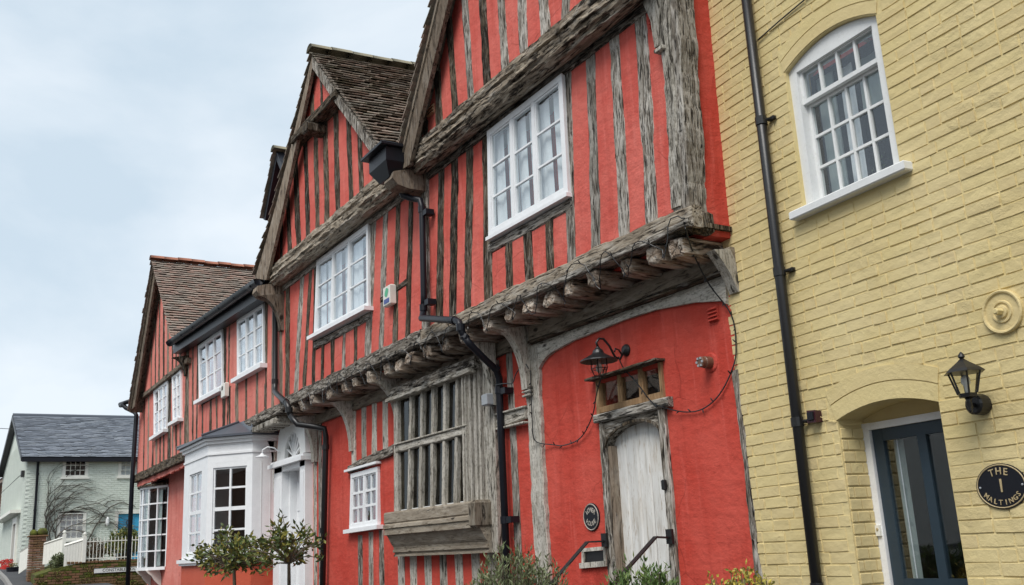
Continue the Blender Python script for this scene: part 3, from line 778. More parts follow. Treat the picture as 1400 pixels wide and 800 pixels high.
# roof behind the second gable: the dark slope with mossy edge
mb = MB(); mb.hexa([(-17.82, .3, 8.02), (-17.02, .3, 9.14), (-17.02, 5, 9.14), (-17.82, 5, 8.02), (-17.70, .3, 7.96), (-17.02, .3, 8.96), (-17.02, 5, 8.96), (-17.70, 5, 7.96)])
mb.hexa([(-17.02, .3, 9.14), (-15.4, .3, 7.2), (-15.4, 5, 7.2), (-17.02, 5, 9.14), (-17.02, .3, 8.96), (-15.5, .3, 7.15), (-15.5, 5, 7.15), (-17.02, 5, 8.96)])
rb_ = mb.build('rear_roof', 'black', A)
tiles('roof_tiles', rb_, (-17.84, .24, 8.04), (0, 1, 0), 4.5, (.8, 0, 1.12), 1.38, 'tile')
ridge_tiles(rb_, (-17.02, .22, 9.17), (-17.02, 5, 9.17), 'ridge_old')
mb = MB(); mb.add([(-17.1, .5, 5.9), (-15.0, .5, 5.9), (-15.0, .5, 7.0), (-17.02, .5, 8.9), (-17.1, .5, 8.8), (-17.1, 5, 5.9), (-15.0, 5, 5.9), (-15.0, 5, 7.0), (-17.02, 5, 8.9), (-17.1, 5, 8.8)], [(0, 1, 2, 3, 4), (5, 9, 8, 7, 6), (0, 4, 9, 5)])
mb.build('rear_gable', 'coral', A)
# jetty: fascia, joists, plates
timber('fascia', (-4.95, -.43, 3.835), (-9.45, -.43, 3.865), .165, .10, 'oak_beam', A, jit=.016, step=.05)
timber('fascia_moulding', (-4.97, -.455, 3.775), (-9.40, -.455, 3.80), .055, .12, 'oak', A, jit=.009, step=.05)
timber('fascia', (-9.46, -.43, 3.875), (-14.35, -.43, 3.855), .17, .10, 'oak', A, jit=.014, step=.05)
bbox('post_foot', (-5.08, -.40, 3.72), (-5.0, -.18, 3.90), 'oak_dark', A, .03)
def joist(x, z, r, w=1.0):
    n = 16; prof = []; ex = U(.30, .62); rl = U(-.12, .12); cut = U(-.35, .35)
    jr = [U(.90, 1.07) for _ in range(n)]
    for q, (y, s) in enumerate(((-.40, .10), (-.405, .70), (-.385, .93), (-.33, 1.0), (-.15, 1.02), (.12, 1.02))):
        for k in range(n):
            t = 2 * math.pi * k / n
            c0, s0 = math.cos(t), math.sin(t)
            cx = math.copysign(abs(c0) ** ex, c0) * r * s * w * jr[k]; cz = math.copysign(abs(s0) ** ex, s0) * r * s * jr[k]
            cx, cz = cx * math.cos(rl) - cz * math.sin(rl), cx * math.sin(rl) + cz * math.cos(rl)
            prof.append((cx + U(-.003, .003), cz + U(-.003, .003), y + (cut * cz + U(-.008, .008) if q < 3 else 0)))
    v = prof; f = [(i * n + k, i * n + (k + 1) % n, (i + 1) * n + (k + 1) % n, (i + 1) * n + k) for i in range(5) for k in range(n)] + [tuple(reversed(range(n)))]
    M4 = Matrix(((1, 0, 0, x), (0, 0, 1, U(-.03, .02)), (0, 1, 0, z), (0, 0, 0, 1)))
    mk('joist', v, f, 'joist', A, False, M4)
for x, z in [(-5.177, 3.66), (-5.465, 3.68), (-5.83, 3.69), (-6.205, 3.70), (-6.559, 3.70), (-6.90, 3.70), (-7.233, 3.71), (-7.597, 3.72), (-8.02, 3.71), (-8.48, 3.70), (-8.966, 3.70), (-9.36, 3.70), (-9.764, 3.71), (-10.162, 3.70), (-10.5, 3.71), (-10.99, 3.70), (-11.46, 3.72), (-11.85, 3.72), (-12.4, 3.72), (-12.98, 3.72), (-13.5, 3.72), (-13.95, 3.72)]:
    joist(x + U(-.02, .02), z - .01, U(.068, .092), U(.9, 1.15))
mb = MB(); mb.box((-14.35, -.33, 3.765), (-4.99, .2, 3.80)); mb.build('floor_boards', 'oak_dark', A)
timber('jetty_beam', (-4.99, -.07, 3.555), (-7.80, -.07, 3.57), .17, .2, 'oak_sill', A, jit=.008)
timber('jetty_beam_moulding', (-4.99, -.095, 3.475), (-7.78, -.095, 3.49), .035, .1, 'oak_dark', A, jit=.004)
timber('jetty_beam', (-7.92, -.05, 3.56), (-13.9, -.05, 3.57), .15, .2, 'oak_sill', A, jit=.008)
ystrip('bracket', [(-.22, 3.60), (-.15, 3.52), (-.08, 3.42), (-.03, 3.30)], [(-.06, 3.62), (-.03, 3.55), (0, 3.45), (.0, 3.3)], -5.03, .09, 'oak_pale', A)
# arch board over the door bay
ar_b = [(-5.12, 3.24), (-5.17, 3.275), (-5.47, 3.336), (-5.925, 3.385), (-6.352, 3.396), (-6.937, 3.379), (-7.123, 3.377), (-7.45, 3.34), (-7.573, 3.314), (-7.66, 3.27), (-7.712, 3.227), (-7.748, 3.134)]
ar_t = [(-5.10, 3.46)] + [(x, 3.462 + (-5.1 - x) * .008) for x, z in ar_b[1:-2]] + [(-7.76, 3.46), (-7.80, 3.134)]
strip('arch_board', ar_t, ar_b, -.03, .05, 'oak_pale', A, along=True)
# posts of the ground floor
timber('post', (-7.86, -.045, .2), (-7.83, -.045, 3.47), .23, .16, 'oak_pale', A, jit=.018, step=.05)
timber('post_shaft', (-7.88, -.075, 3.0), (-7.88, -.075, 3.3), .09, .06, 'oak_pale', A, jit=.004)
for z in (2.98, 3.02, 3.06): bbox('bracket_collar', (-7.945, -.09, z), (-7.815, -.02, z + .022), 'oak_pale', A)
timber('post', (-5.115, -.012, .2), (-5.125, -.012, 2.75), .06, .12, 'oak', A, jit=.012)
bracket(A, -7.88, 3.05, 3.62, -.04, -.36, .10)
bracket(A, -8.47, 2.98, 3.60, -.10, -.38, .085, 'oak_pale', .04)
bracket(A, -10.93, 3.1, 3.62, -.04, -.38, .085, 'oak_pale', .05)
bracket(A, -12.46, 2.95, 3.60, -.03, -.36, .10, 'oak_pale', .05)
bracket(A, -13.95, 2.95, 3.60, -.03, -.36, .12, 'oak_pale', .05)
# panel left of the mullioned window
timber('post', (-12.45, -.03, 2.74), (-12.45, -.03, 3.5), .12, .1, 'oak_pale', A)
for x in (-12.10, -11.75, -11.40): timber('stud', (x - .02, -.014, 2.82), (x, -.014, 3.5), .16, .1, 'oak_pale', A)
timber('carved_rail', (-12.60, -.05, 2.715), (-11.08, -.05, 2.835), .12, .12, 'oak', A, jit=.012)
for x, zt in ((-12.29, 1.84), (-11.935, 1.87), (-11.60, 1.88)): timber('stud', (x - .03, -.012, .3), (x, -.012, zt), .135, .1, 'oak', A)
for x in (-11.02, -10.68, -10.29, -9.91, -9.545, -9.17, -8.82): timber('stud', (x - .01, -.014, .3), (x, -.014, 1.6), .17, .1, 'oak_pale', A)
for x, w in ((-8.585, .09), (-8.285, .12)): timber('stud', (x - .03, -.014, .3), (x, -.014, 3.5), w, .1, 'oak', A)
timber('carved_rail', (-8.72, -.06, 2.80), (-7.97, -.06, 2.845), .13, .12, 'oak_pale', A, jit=.012)
bbox('rail_fillet', (-8.73, -.08, 2.735), (-7.96, -.02, 2.757), 'oak_pale', A); bbox('rail_fillet', (-8.73, -.08, 2.885), (-7.96, -.02, 2.905), 'oak_pale', A)
timber('stud', (-13.78, -.014, .3), (-13.80, -.014, 3.5), .12, .1, 'oak', A)

# windows of the upper floor
W1 = [(-7.834, 5.655), (-6.47, 5.659), (-6.499, 4.531), (-7.907, 4.552)]
window(A, W1, P1 - .045, 1, [3, 3, 3], fw=.06, mull=(.338, .63), mw=.045, sill=(.012, .035, .025), cut_rows=[None, (.36, .70), None])
W2 = [(-12.833, 5.70), (-10.938, 5.66), (-10.955, 4.568), (-12.955, 4.615)]
window(A, W2, P1 - .045, 1, 3, fw=.06, mull=(.34, .65), mw=.05, sill=(.06, .05, .08))
# small ground floor window with hood
sw = window(A, [(-12.52, 2.652), (-11.602, 2.664), (-11.633, 1.941), (-12.591, 1.925)], -.04, 2, 3, fw=.06, mull=(.5,), mw=.05, gb=.03, sill=(.09, .05, .05), curtains=None)
mb = MB(); bar(mb, (-12.66, 2.70), (-11.56, 2.715), .03, -.08, .01); mb.build('hood', 'white', sw)
# mullioned oriel window
OT, OB = 3.47, 2.05
mb = MB()
bar(mb, (-10.86, OB), (-10.80, 3.50), .11, -.13, .02)
orl = mb.build('oriel_window', 'oak_pale', A)
mb = MB(); bar(mb, (-9.03, OB), (-8.97, 3.47), .10, -.13, .02); mb.build('jamb', 'oak_pale', orl)
for dx, w_, y_ in ((-.075, .03, -.15), (.0, .028, -.155), (.075, .03, -.14), (.14, .05, -.12), (.20, .04, -.10)):
    timber('jamb_moulding', (-9.0 + dx - .03, y_, OB), (-9.0 + dx + .03, y_, 3.46), w_, .06, 'oak_pale', orl, jit=.003)
timber('side_board', (-8.67, -.09, 1.55), (-8.60, -.09, 3.46), .22, .1, 'oak_pale', orl, jit=.004)
timber('head', (-11.0, -.17, 3.475), (-8.72, -.17, 3.475), .13, .2, 'oak', orl, jit=.012, step=.05)
timber('head_moulding', (-10.95, -.20, 3.40), (-8.78, -.20, 3.40), .05, .2, 'oak_pale', orl, jit=.005)
timber('transom', (-10.82, -.145, 2.80), (-8.98, -.145, 2.795), .085, .1, 'oak_pale', orl, jit=.006)
bbox('transom_moulding', (-10.82, -.165, 2.84), (-8.98, -.12, 2.86), 'oak_pale', orl)
ms = [(-10.36, -10.52), (-10.06, -10.22), (-9.765, -9.92), (-9.48, -9.63), (-9.18, -9.345)]
for a, b in ms:
    k = (a - b) / .92
    at = lambda z: b + (z - 2.29) * k * .62 + .03
    o = timber('mullion', (at(OB), -.135, OB), (at(3.39), -.135, 3.39), .062, .06, 'oak_pale', orl, jit=.004)
edges = [(-10.83, -10.78)] + [(b + .03 - .24 * (a - b) / .92 * .62, a + .11 * 1) for a, b in ms] + [(-9.02, -8.98)]
for i in range(6):
    a, b = -10.83 + i * .30, -10.53 + i * .30
    for z0, z1 in ((OB + .01, 2.76), (2.84, 3.40)):
        ty = U(-.004, .004)
        mb = MB(); mb.hexa([(a, -.085 + ty, z0), (b, -.085 - ty, z0), (b, -.085 - ty, z1), (a, -.085 + ty, z1), (a, -.08 + ty, z0), (b, -.08 - ty, z0), (b, -.08 - ty, z1), (a, -.08 + ty, z1)]); mb.build('pane', 'glass_old', orl)
        mb = MB(); bar(mb, (a + .05, z0 + .012), (b - .0, z0 + .012), .02, -.10, -.07); mb.build('glazing_bead', 'white_old', orl)
mb = MB(); mb.box((-10.84, -.045, OB), (-8.96, -.03, 3.46)); mb.build('room_recess', 'room', orl)
# its sill: block, mouldings, cove and base moulding
prof_s = [(-0.24, 2.06), (-0.252, 2.04), (-0.252, 1.94), (-0.24, 1.925), (-0.264, 1.91), (-0.268, 1.875), (-0.252, 1.87), (-0.252, 1.8), (-0.216, 1.795), (-0.192, 1.75), (-0.16, 1.69), (-0.136, 1.66), (-0.132, 1.63), (-0.144, 1.625), (-0.144, 1.6), (-0.12, 1.595), (-0.12, 1.575), (-0.132, 1.57), (-0.132, 1.55), (0, 1.55), (0, 2.06)]
n = len(prof_s); v = []
for i, x in enumerate((-10.94, -10.2, -9.4, -8.66)):
    e = .0
    v += [(x, y, z + uneven(x * 3, z, .004)) for y, z in prof_s]
f = [(i * n + j, i * n + (j + 1) % n, (i + 1) * n + (j + 1) % n, (i + 1) * n + j) for i in range(3) for j in range(n)] + [tuple(range(n)), tuple(reversed(range(3 * n, 4 * n)))]
mk('sill', [(-z, y, x) for x, y, z in v], f, 'oak_sill', orl, M4=frame_to((0, 0, 0), (1, 0, 0), (0, -1, 0)))
bbox('sill_end', (-8.78, -.275, 1.79), (-8.64, -.05, 2.065), 'oak_sill', orl, .03)

# plank door in the arched frame
door = MB(); door.box((-6.80, .10, .3), (-5.97, .13, 2.56)); door = door.build('door', 'room', A)
px = [(-6.775, -6.775), (-6.60, -6.635), (-6.435, -6.48), (-6.28, -6.33), (-6.13, -6.14), (-6.0, -6.0)]
for i in range(5):
    (a1, a0), (b1, b0) = px[i], px[i + 1]
    e = .004
    mb = MB(); y = .065 + U(-.004, .004); n = 14
    o = timber('plank', ((a0 + b0) / 2, y, .35), ((a1 + b1) / 2 + .012, y, 2.55), abs(b1 - a1) - .008, .03, 'plank', door, jit=.002, step=.12)
DAR = [(-6.80, 2.2), (-6.775, 2.33), (-6.705, 2.44), (-6.551, 2.507), (-6.42, 2.527), (-6.309, 2.531), (-6.19, 2.52), (-6.088, 2.484), (-6.03, 2.441), (-6.005, 2.36), (-6.0, 2.2)]
DAT = [(-6.82, 2.2), (-6.82, 2.4), (-6.82, 2.60), (-6.55, 2.60), (-6.42, 2.60), (-6.31, 2.60), (-6.19, 2.60), (-6.09, 2.60), (-5.98, 2.60), (-5.97, 2.4), (-5.97, 2.2)]
strip('spandrel', DAT, DAR, -.012, .085, 'oak', A, along=True)
strip('arch_moulding', [(x * 1 + (0 if 0 < i < 10 else 0), z + (.022 if 2 <= i <= 8 else 0)) for i, (x, z) in enumerate(DAR)], DAR, -.03, .03, 'oak_dark', A)
timber('door_jamb', (-6.815, -.03, .3), (-6.785, -.03, 2.60), .10, .1, 'oak', A, jit=.006, w1=.075)
timber('door_jamb', (-6.745, .0, .3), (-6.74, .0, 2.38), .062, .07, 'barge', A, jit=.003)
timber('door_jamb', (-6.005, -.03, .3), (-5.975, -.03, 2.62), .085, .1, 'oak', A, jit=.006)
timber('door_lintel', (-6.86, -.05, 2.628), (-5.85, -.05, 2.628), .075, .12, 'oak', A, jit=.006)
timber('drip_board', (-6.88, -.10, 2.965), (-5.90, -.10, 2.975), .022, .12, 'oak_dark', A, jit=.004)
# transom light
tr = MB(); bar(tr, (-6.84, 2.695), (-5.94, 2.70), .05, -.02, .05); bar(tr, (-6.82, 2.66), (-6.80, 2.96), .045, -.022, .05); bar(tr, (-5.95, 2.66), (-5.95, 2.96), .035, -.022, .05)
tr = tr.build('transom_light', 'oak_brown', A)
for a, b in ((-6.515, -6.505), (-6.225, -6.218)): timber('mullion', (a, -.012, 2.71), (b, -.012, 2.955), .058, .05, 'oak_brown', tr, jit=.002)
for a, b in ((-6.80, -6.53), (-6.49, -6.245), (-6.20, -5.965)):
    mb = MB(); mb.hexa([(a, .02, 2.70), (b, .024, 2.70), (b, .021, 2.955), (a, .017, 2.955), (a, .025, 2.70), (b, .029, 2.70), (b, .026, 2.955), (a, .022, 2.955)]); mb.build('pane', 'glass', tr)
mb = MB(); mb.box((-6.82, .19, 2.66), (-5.93, .2, 2.97)); mb.build('room_recess', 'room', tr)
# terracotta-red air bricks painted over with the wall
def air_brick(house, x0, x1, z0, z1, y, mat, n=4):
    mb = MB(); mb.box((x0, y - .012, z0), (x1, y + .02, z1)); o = mb.build('air_brick', mat, house)
    h = (z1 - z0) / n
    for i in range(n):
        mb = MB(); z = z0 + h * i; mb.add([(x0 + .008, y - .032, z + .004), (x1 - .008, y - .032, z + .004), (x1 - .008, y - .012, z + h - .004), (x0 + .008, y - .012, z + h - .004), (x0 + .008, y - .012, z + .004), (x1 - .008, y - .012, z + .004)], [(0, 1, 2, 3), (4, 5, 1, 0), (0, 3, 4), (1, 5, 2)])
        mb.build('louvre', mat, o)
air_brick(A, -5.27, -5.14, 5.475, 5.605, P1, 'red'); air_brick(A, -5.345, -5.235, 3.15, 3.26, 0, 'red'); air_brick(A, -8.93, -8.78, 6.25, 6.36, P2, 'terracotta_vent', 3)
# letter box in the wall
lb = MB(); bar(lb, (-7.25, 1.405), (-6.87, 1.42), .045, -.03, .02); bar(lb, (-7.22, 1.535), (-6.87, 1.545), .03, -.02, .02); bar(lb, (-7.215, 1.42), (-7.20, 1.53), .03, -.018, .02); bar(lb, (-6.885, 1.43), (-6.88, 1.54), .03, -.018, .02)
lb = lb.build('letter_box', 'oak_pale', A); mb = MB(); mb.box((-7.21, .0, 1.42), (-6.88, .03, 1.54)); mb.build('flap', 'iron', lb)
bbox('doorbell', (-6.015, -.055, 1.96), (-5.975, -.03, 2.04), 'iron', A, .008)
# flower-bed step in front of the door
mb = MB(); mb.box((-6.95, -.95, .1), (-5.8, .1, .36)); mb.box((-6.95, -.65, .3), (-5.8, .1, .55)); mb.build('door_steps', 'kerb', A)

# the plain white-painted plank material is needed above

# ------------------------------------------------------------------ salmon house with the white bay and bow windows
B = thing('timber_house', 'paler salmon timber framed house with white bay window and single small gable, farther along', 'house', (-20.2, 0, .7))
wall_sheet('wall', -26.15, -14.05, .2, 3.75, 0.003, [(-15.25, -14.35, .2, 3.5)], 'pink', B)
mb = MB(); mb.box((-26.15, .25, .2), (-14.62, 7.5, 5.75)); mb.build('house_core', 'pink', B)
mb = MB(); mb.box((-26.1, P1 + .12, 3.78), (-14.62, .26, 5.78)); mb.build('upper_core', 'pink', B)
v = [(-25.5, -.36, 5.70), (-23.5, -.36, 8.4), (-21.1, -.36, 5.95), (-21.1, -.36, 5.7)]; v += [(x, .3, z) for x, y, z in v]
mk('gable_core', v, [(0, 3, 2, 1), (4, 5, 6, 7), (0, 1, 5, 4), (1, 2, 6, 5), (2, 3, 7, 6), (3, 0, 4, 7)], 'pink', B)
MID_UP = [ (-20.863,5.643,-20.601,3.773,0.2), (-20.44,5.875,-20.177,3.874,0.15), (-19.93,4.9,-19.869,3.84,0.14), (-17.926,5.94,-17.846,3.879,0.22), (-15.328,5.732,-15.331,3.918,0.15), (-14.976,5.768,-14.947,3.863,0.14), (-14.592,5.553,-14.514,4.026,0.14) ]
MID_LOW = [ (-19.478,4.512,-19.401,3.859,0.12), (-18.856,4.536,-18.785,3.857,0.16), (-18.424,4.541,-18.304,3.855,0.12), (-17.498,4.426,-17.449,3.83,0.14), (-17.031,4.549,-16.979,3.835,0.17), (-16.442,4.555,-16.397,3.822,0.14), (-15.802,4.545,-15.764,3.8,0.15) ]
G3_TRI = [ (-24.55,6.3,-24.35,5.85,.15), (-24.088,6.763,-23.898,5.839,0.16), (-23.756,7.232,-23.483,5.855,0.15), (-23.271,7.301,-22.991,5.821,0.15), (-22.769,7.185,-22.52,5.805,0.14), (-22.255,6.897,-22.062,5.773,0.14), (-21.826,6.552,-21.699,5.789,0.13), (-21.399,6.136,-21.346,5.804,0.13) ]
G3_UP = [ (-25.504,5.377,-25.174,3.899,0.17), (-24.941,5.296,-24.632,3.849,0.17), (-22.55,5.31,-22.38,3.808,0.26), (-20.95,5.705,-20.85,3.731,0.2) ]
G3_LOW1 = [ (-24.254,4.5,-24.111,3.801,0.16), (-23.826,4.45,-23.691,3.762,0.16), (-23.413,4.401,-23.284,3.725,0.15), (-23.011,4.354,-22.89,3.688,0.15) ]
G3_LOW2 = [ (-22.137,4.491,-22.017,3.764,0.13), (-21.786,4.526,-21.659,3.729,0.13), (-21.362,4.47,-21.255,3.765,0.13) ]
DK = ['oak_dark', 'oak_dark', 'barge']
eave = line(-21.46, 6.14, -14.78, 5.82)
jb = C_(3.86)
wall_band(B, MID_UP[:3], jb, eave, (-21.0, -21.0), (-19.75, -19.85), P1, 'pink', DK)
wall_band(B, [MID_UP[3], (-17.62, 5.9, -17.60, 3.9, .06)], jb, eave, (-17.95, -18.0), (-16.95, -17.0), P1, 'pink', DK)
wall_band(B, MID_UP[4:], jb, eave, (-15.38, -15.42), (-14.42, -14.42), P1, 'pink', DK)
wall_band(B, MID_LOW[:3], jb, C_(4.60), (-19.85, -19.85), (-17.95, -17.95), P1, 'pink', DK)
wall_band(B, MID_LOW[3:], jb, C_(4.62), (-17.75, -17.75), (-15.35, -15.35), P1 - .002, 'pink', DK)
timber('head_rail', (-19.9, P1 - .015, 5.93), (-15.3, P1 - .015, 5.79), .12, .1, 'oak_dark', B)
window(B, [(-16.975, 5.75), (-15.399, 5.72), (-15.35, 4.657), (-16.895, 4.681)], P1 - .045, 1, 3, fw=.06, mull=(.35, .66), mw=.05, gb=.022, sill=(.10, .07, .08))
window(B, [(-19.835, 5.86), (-18.025, 5.83), (-17.866, 4.67), (-19.629, 4.708)], P1 - .045, 1, 3, fw=.06, mull=(.34, .66), mw=.05, gb=.022, sill=(.10, .07, .08), curtains='sides')
# gable three
rake3 = lambda x: min(line(-25.55, 5.62, -23.5, 8.55)(x), line(-23.5, 8.55, -21.05, 6.30)(x)) - .1
wall_band(B, G3_TRI, C_(5.74), lambda x: max(5.75, rake3(x)), (-25.3, -25.3), (-21.05, -21.05), -.42, 'pink', DK)
wall_band(B, G3_UP[:2], C_(3.80), C_(5.66), (-26.1, -26.1), (-24.1, -24.2), P1, 'pink', DK)
wall_band(B, [G3_UP[2]], C_(3.80), C_(5.66), (-22.66, -22.66), (-21.98, -22.2), P1, 'pink', DK)
wall_band(B, [G3_UP[3]], C_(3.80), C_(5.66), (-21.2, -21.36), (-20.7, -20.8), P1, 'pink', DK)
wall_band(B, G3_LOW1, C_(3.80), C_(4.46), (-24.1, -24.1), (-22.6, -22.6), P1, 'pink', DK)
wall_band(B, G3_LOW2, C_(3.80), C_(4.52), (-21.98, -21.98), (-21.2, -21.2), P1, 'pink', DK)
window(B, [(-24.202, 5.64), (-22.667, 5.63), (-22.619, 4.519), (-23.966, 4.5)], P1 - .045, 1, 4, fw=.06, mull=(.35, .66), mw=.045, gb=.022, sill=(.10, .07, .08), curtains='sides')
window(B, [(-22.226, 5.66), (-21.368, 5.65), (-21.197, 4.572), (-21.966, 4.58)], P1 - .045, 1, 4, fw=.07, mull=(.5,), mw=.045, gb=.022, sill=(.10, .07, .08), curtains='sides')
timber('rail', (-25.7, -.46, 5.68), (-20.55, -.46, 5.70), .11, .12, 'barge', B, jit=.01)
timber('jetty_beam', (-26.1, -.42, 3.72), (-20.66, -.42, 3.74), .20, .3, 'oak_dark', B, jit=.02)
panel(B, (-26.1, 3.50), (-20.7, 3.54), (-20.7, 3.64), (-26.1, 3.62), -.34, 'pink', 0, .05, name='plaster_cove')
bracket(B, -20.85, 5.42, 5.80, P1, -.70, .14, 'oak_dark', .1)
strip('bargeboard', [(-25.72, 5.40), (-25.0, 6.42), (-24.3, 7.45), (-23.5, 8.62)], [(-25.35, 5.42), (-24.78, 6.28), (-24.12, 7.24), (-23.5, 8.2)], -.62, .05, 'barge', B)
strip('bargeboard', [(-21.02, 6.26), (-22.2, 7.36), (-23.5, 8.62)], [(-21.2, 6.24), (-22.3, 7.25), (-23.5, 8.4)], -.62, .05, 'oak_dark', B)
gable_roof(B, -25.78, 5.36, -23.5, 8.66, -20.95, 6.22, -.66, 6.5, mat='tile_red', ridge='ridge')
mb = MB(); mb.add([(-21.5, -.55, 6.20), (-14.75, -.55, 5.86), (-14.75, 5, 6.0), (-21.5, 5, 6.3), (-21.5, -.55, 6.1), (-14.75, -.55, 5.76), (-14.75, 5, 5.9), (-21.5, 5, 6.2)], [(0, 1, 2, 3), (4, 7, 6, 5), (0, 4, 5, 1), (1, 5, 6, 2), (2, 6, 7, 3), (3, 7, 4, 0)])
mb.build('low_roof', 'lead', B)
# black gutter and fascia along the eave
gt = thing('gutter', 'long black gutter and fascia board along the eave above the salmon upper windows', 'gutter', (-18.1, -.6, 5.9))
gz = line(-21.3, 6.18, -14.72, 5.86)
mb = MB(); n = 12
for i in range(n + 1):
    x = -21.25 + 6.5 * i / n; z = gz(x)
    for k in range(7):
        a = math.pi * k / 6; mb.v.append((x, -.67 - .085 * math.cos(a), z + .035 - .10 * math.sin(a)))
for i in range(n):
    for k in range(6): mb.f.append((i * 7 + k, i * 7 + k + 1, i * 7 + k + 8, i * 7 + k + 7))
mb.f += [tuple(range(7)), tuple(range(n * 7 + 6, n * 7 - 1, -1))]
mb.build('trough', 'black', gt, True)
mb = MB(); mb.add([(-21.3, -.58, gz(-21.3) - .21), (-14.74, -.58, gz(-14.74) - .21), (-14.74, -.58, gz(-14.74) + .05), (-21.3, -.58, gz(-21.3) + .05), (-21.3, -.40, gz(-21.3) - .21), (-14.74, -.40, gz(-14.74) - .21), (-14.74, -.40, gz(-14.74) + .05), (-21.3, -.40, gz(-21.3) + .05)], [(0, 1, 2, 3), (4, 7, 6, 5), (0, 4, 5, 1), (1, 5, 6, 2), (3, 2, 6, 7), (0, 3, 7, 4)])
mb.build('fascia_board', 'black', gt)
for i in range(7):
    x = -20.9 + i * .98; mb = MB(); mb.tube([(x, -.74, gz(x) + .03), (x, -.735, gz(x) - .03), (x, -.66, gz(x) - .065), (x, -.59, gz(x) - .04)], .012, 5); mb.build('gutter_bracket', 'black', gt)
# jetty over the white door: cornice with lead and dentils
timber('fascia', (-14.3, -.44, 3.80), (-20.65, -.44, 3.79), .15, .1, 'oak', B, jit=.016)
timber('cornice', (-14.6, -.40, 3.68), (-16.2, -.40, 3.67), .07, .3, 'oak_pale', B, jit=.006)
for i in range(6): bbox('dentil', (-14.75 - i * .26, -.46, 3.60), (-14.62 - i * .26, -.1, 3.68), 'oak_pale', B)
mb = MB(); mb.box((-20.7, -.36, 3.71), (-14.1, .1, 3.75)); mb.build('soffit', 'oak_dark', B)
timber('carved_post', (-15.90, -.05, 2.65), (-15.92, -.05, 3.55), .13, .12, 'oak_pale', B, jit=.012)
bracket(B, -15.92, 3.1, 3.62, -.04, -.34, .1, 'oak_pale', .05)
timber('stud', (-13.98, -.015, .5), (-14.02, -.015, 3.5), .12, .1, 'oak_pale', B)

# white door with a fanlight
dr = MB(); dr.box((-15.24, .11, .5), (-14.34, .15, 2.98)); dr = dr.build('door', 'white', B)
for z0, z1 in ((2.30, 2.75), (1.62, 2.18), (.75, 1.5)):
    for x0, x1 in ((-15.12, -14.83), (-14.73, -14.44)):
        bbox('door_panel', (x0, .095, z0), (x1, .115, z1), 'white', dr, .02)
kn = MB(); kn.tube([(-14.60, .08, 2.30), (-14.60, .055, 2.25), (-14.60, .07, 2.12)], .018, 6); kn.build('knocker', 'iron', dr)
dc = MB()
dc.box((-15.62, -.12, .4), (-15.22, .12, 3.0)); dc.box((-14.36, -.12, .4), (-14.12, .12, 3.0)); dc.box((-15.22, .0, .4), (-15.16, .12, 2.92)); dc.box((-15.72, -.20, 3.0), (-14.08, .1, 3.06)); dc.box((-15.68, -.16, 3.06), (-14.10, .1, 3.10))
dc.box((-15.6, -.12, 2.92), (-14.14, .11, 3.0))
dc = dc.build('door_case', 'white', B)
for x0, x1 in ((-15.56, -15.28), (-14.32, -14.16)): bbox('pilaster_panel', (x0, -.135, .6), (x1, -.115, 2.85), 'white', dc, .01)
# fanlight: arched surround, rays, panes
n = 14; cx, cz = -14.79, 3.12
ai = [(cx + .37 * math.cos(math.pi * i / n), cz + .37 * math.sin(math.pi * i / n)) for i in range(n + 1)]
ao = [(cx + (.62 if math.cos(math.pi * i / n) > 0 else .75) * (1.0 if 0 < i < n else 1) * math.cos(math.pi * i / n), cz + .50 * min(1, math.sin(math.pi * i / n) * 1.8)) for i in range(n + 1)]
fl = strip('fanlight', ao, ai, -.10, .2, 'white_old', B)
for i in range(1, 8):
    a = math.pi * i / 8; mb = MB(); bar(mb, (cx + .09 * math.cos(a), cz + .09 * math.sin(a)), (cx + .38 * math.cos(a), cz + .38 * math.sin(a)), .03, -.07, -.02); mb.build('ray', 'white', fl)
mb = MB(); mb.lathe([(.10, -.02), (.10, .07)], 12, (cx, 0, cz), 'y'); mb.build('fan_boss', 'white', fl)
for i in range(8):
    a0, a1 = math.pi * i / 8, math.pi * (i + 1) / 8
    mk('pane', [(cx, -.04, cz), (cx + .39 * math.cos(a0), -.04, cz + .39 * math.sin(a0)), (cx + .39 * math.cos(a1), -.04, cz + .39 * math.sin(a1)), (cx, -.035, cz), (cx + .39 * math.cos(a0), -.035, cz + .39 * math.sin(a0)), (cx + .39 * math.cos(a1), -.035, cz + .39 * math.sin(a1))], [(0, 1, 2), (3, 5, 4), (1, 4, 5, 2)], 'glass_old', fl)
mb = MB(); mb.box((-15.25, .02, 3.1), (-14.35, .03, 3.55)); mb.build('room_recess', 'room', fl)

# canted bay window
SZ, HZ = 1.66, 3.50
plan = [(-15.87, .05), (-15.87, -.40), (-16.45, -.97), (-18.12, -.97), (-18.70, -.40), (-18.70, .05)]
def bay_ring(name, plan, z0, z1, out, mat, par):
    c = (-17.285, .3)
    def o(p):
        d = Vector((p[0] - c[0], p[1] - c[1])); d = d.normalized() * out; return (p[0] + d.x, p[1] + (d.y if p[1] < 0 else 0))
    q = [o(p) for p in plan]; n = len(q)
    v = [(x, y, z0) for x, y in q] + [(x, y, z1) for x, y in q]
    return mk(name, v, [(i, i + 1, i + 1 + n, i + n) for i in range(n - 1)] + [tuple(reversed(range(n))), tuple(range(n, 2 * n)), (n - 1, 0, n, 2 * n - 1)], mat, par)
bay = bay_ring('bay_window', plan, SZ - .06, SZ, .09, 'white', B)
bay_ring('sill_moulding', plan, SZ - .10, SZ - .061, .05, 'white', bay)
bay_ring('head_board', plan, 3.17, 3.48, .0, 'white', bay)
bay_ring('head_bead', plan, 3.30, 3.335, .02, 'white', bay)
bay_ring('cornice', plan, 3.48, 3.53, .05, 'white', bay)
bay_ring('cornice', plan, 3.531, 3.57, .10, 'white', bay)
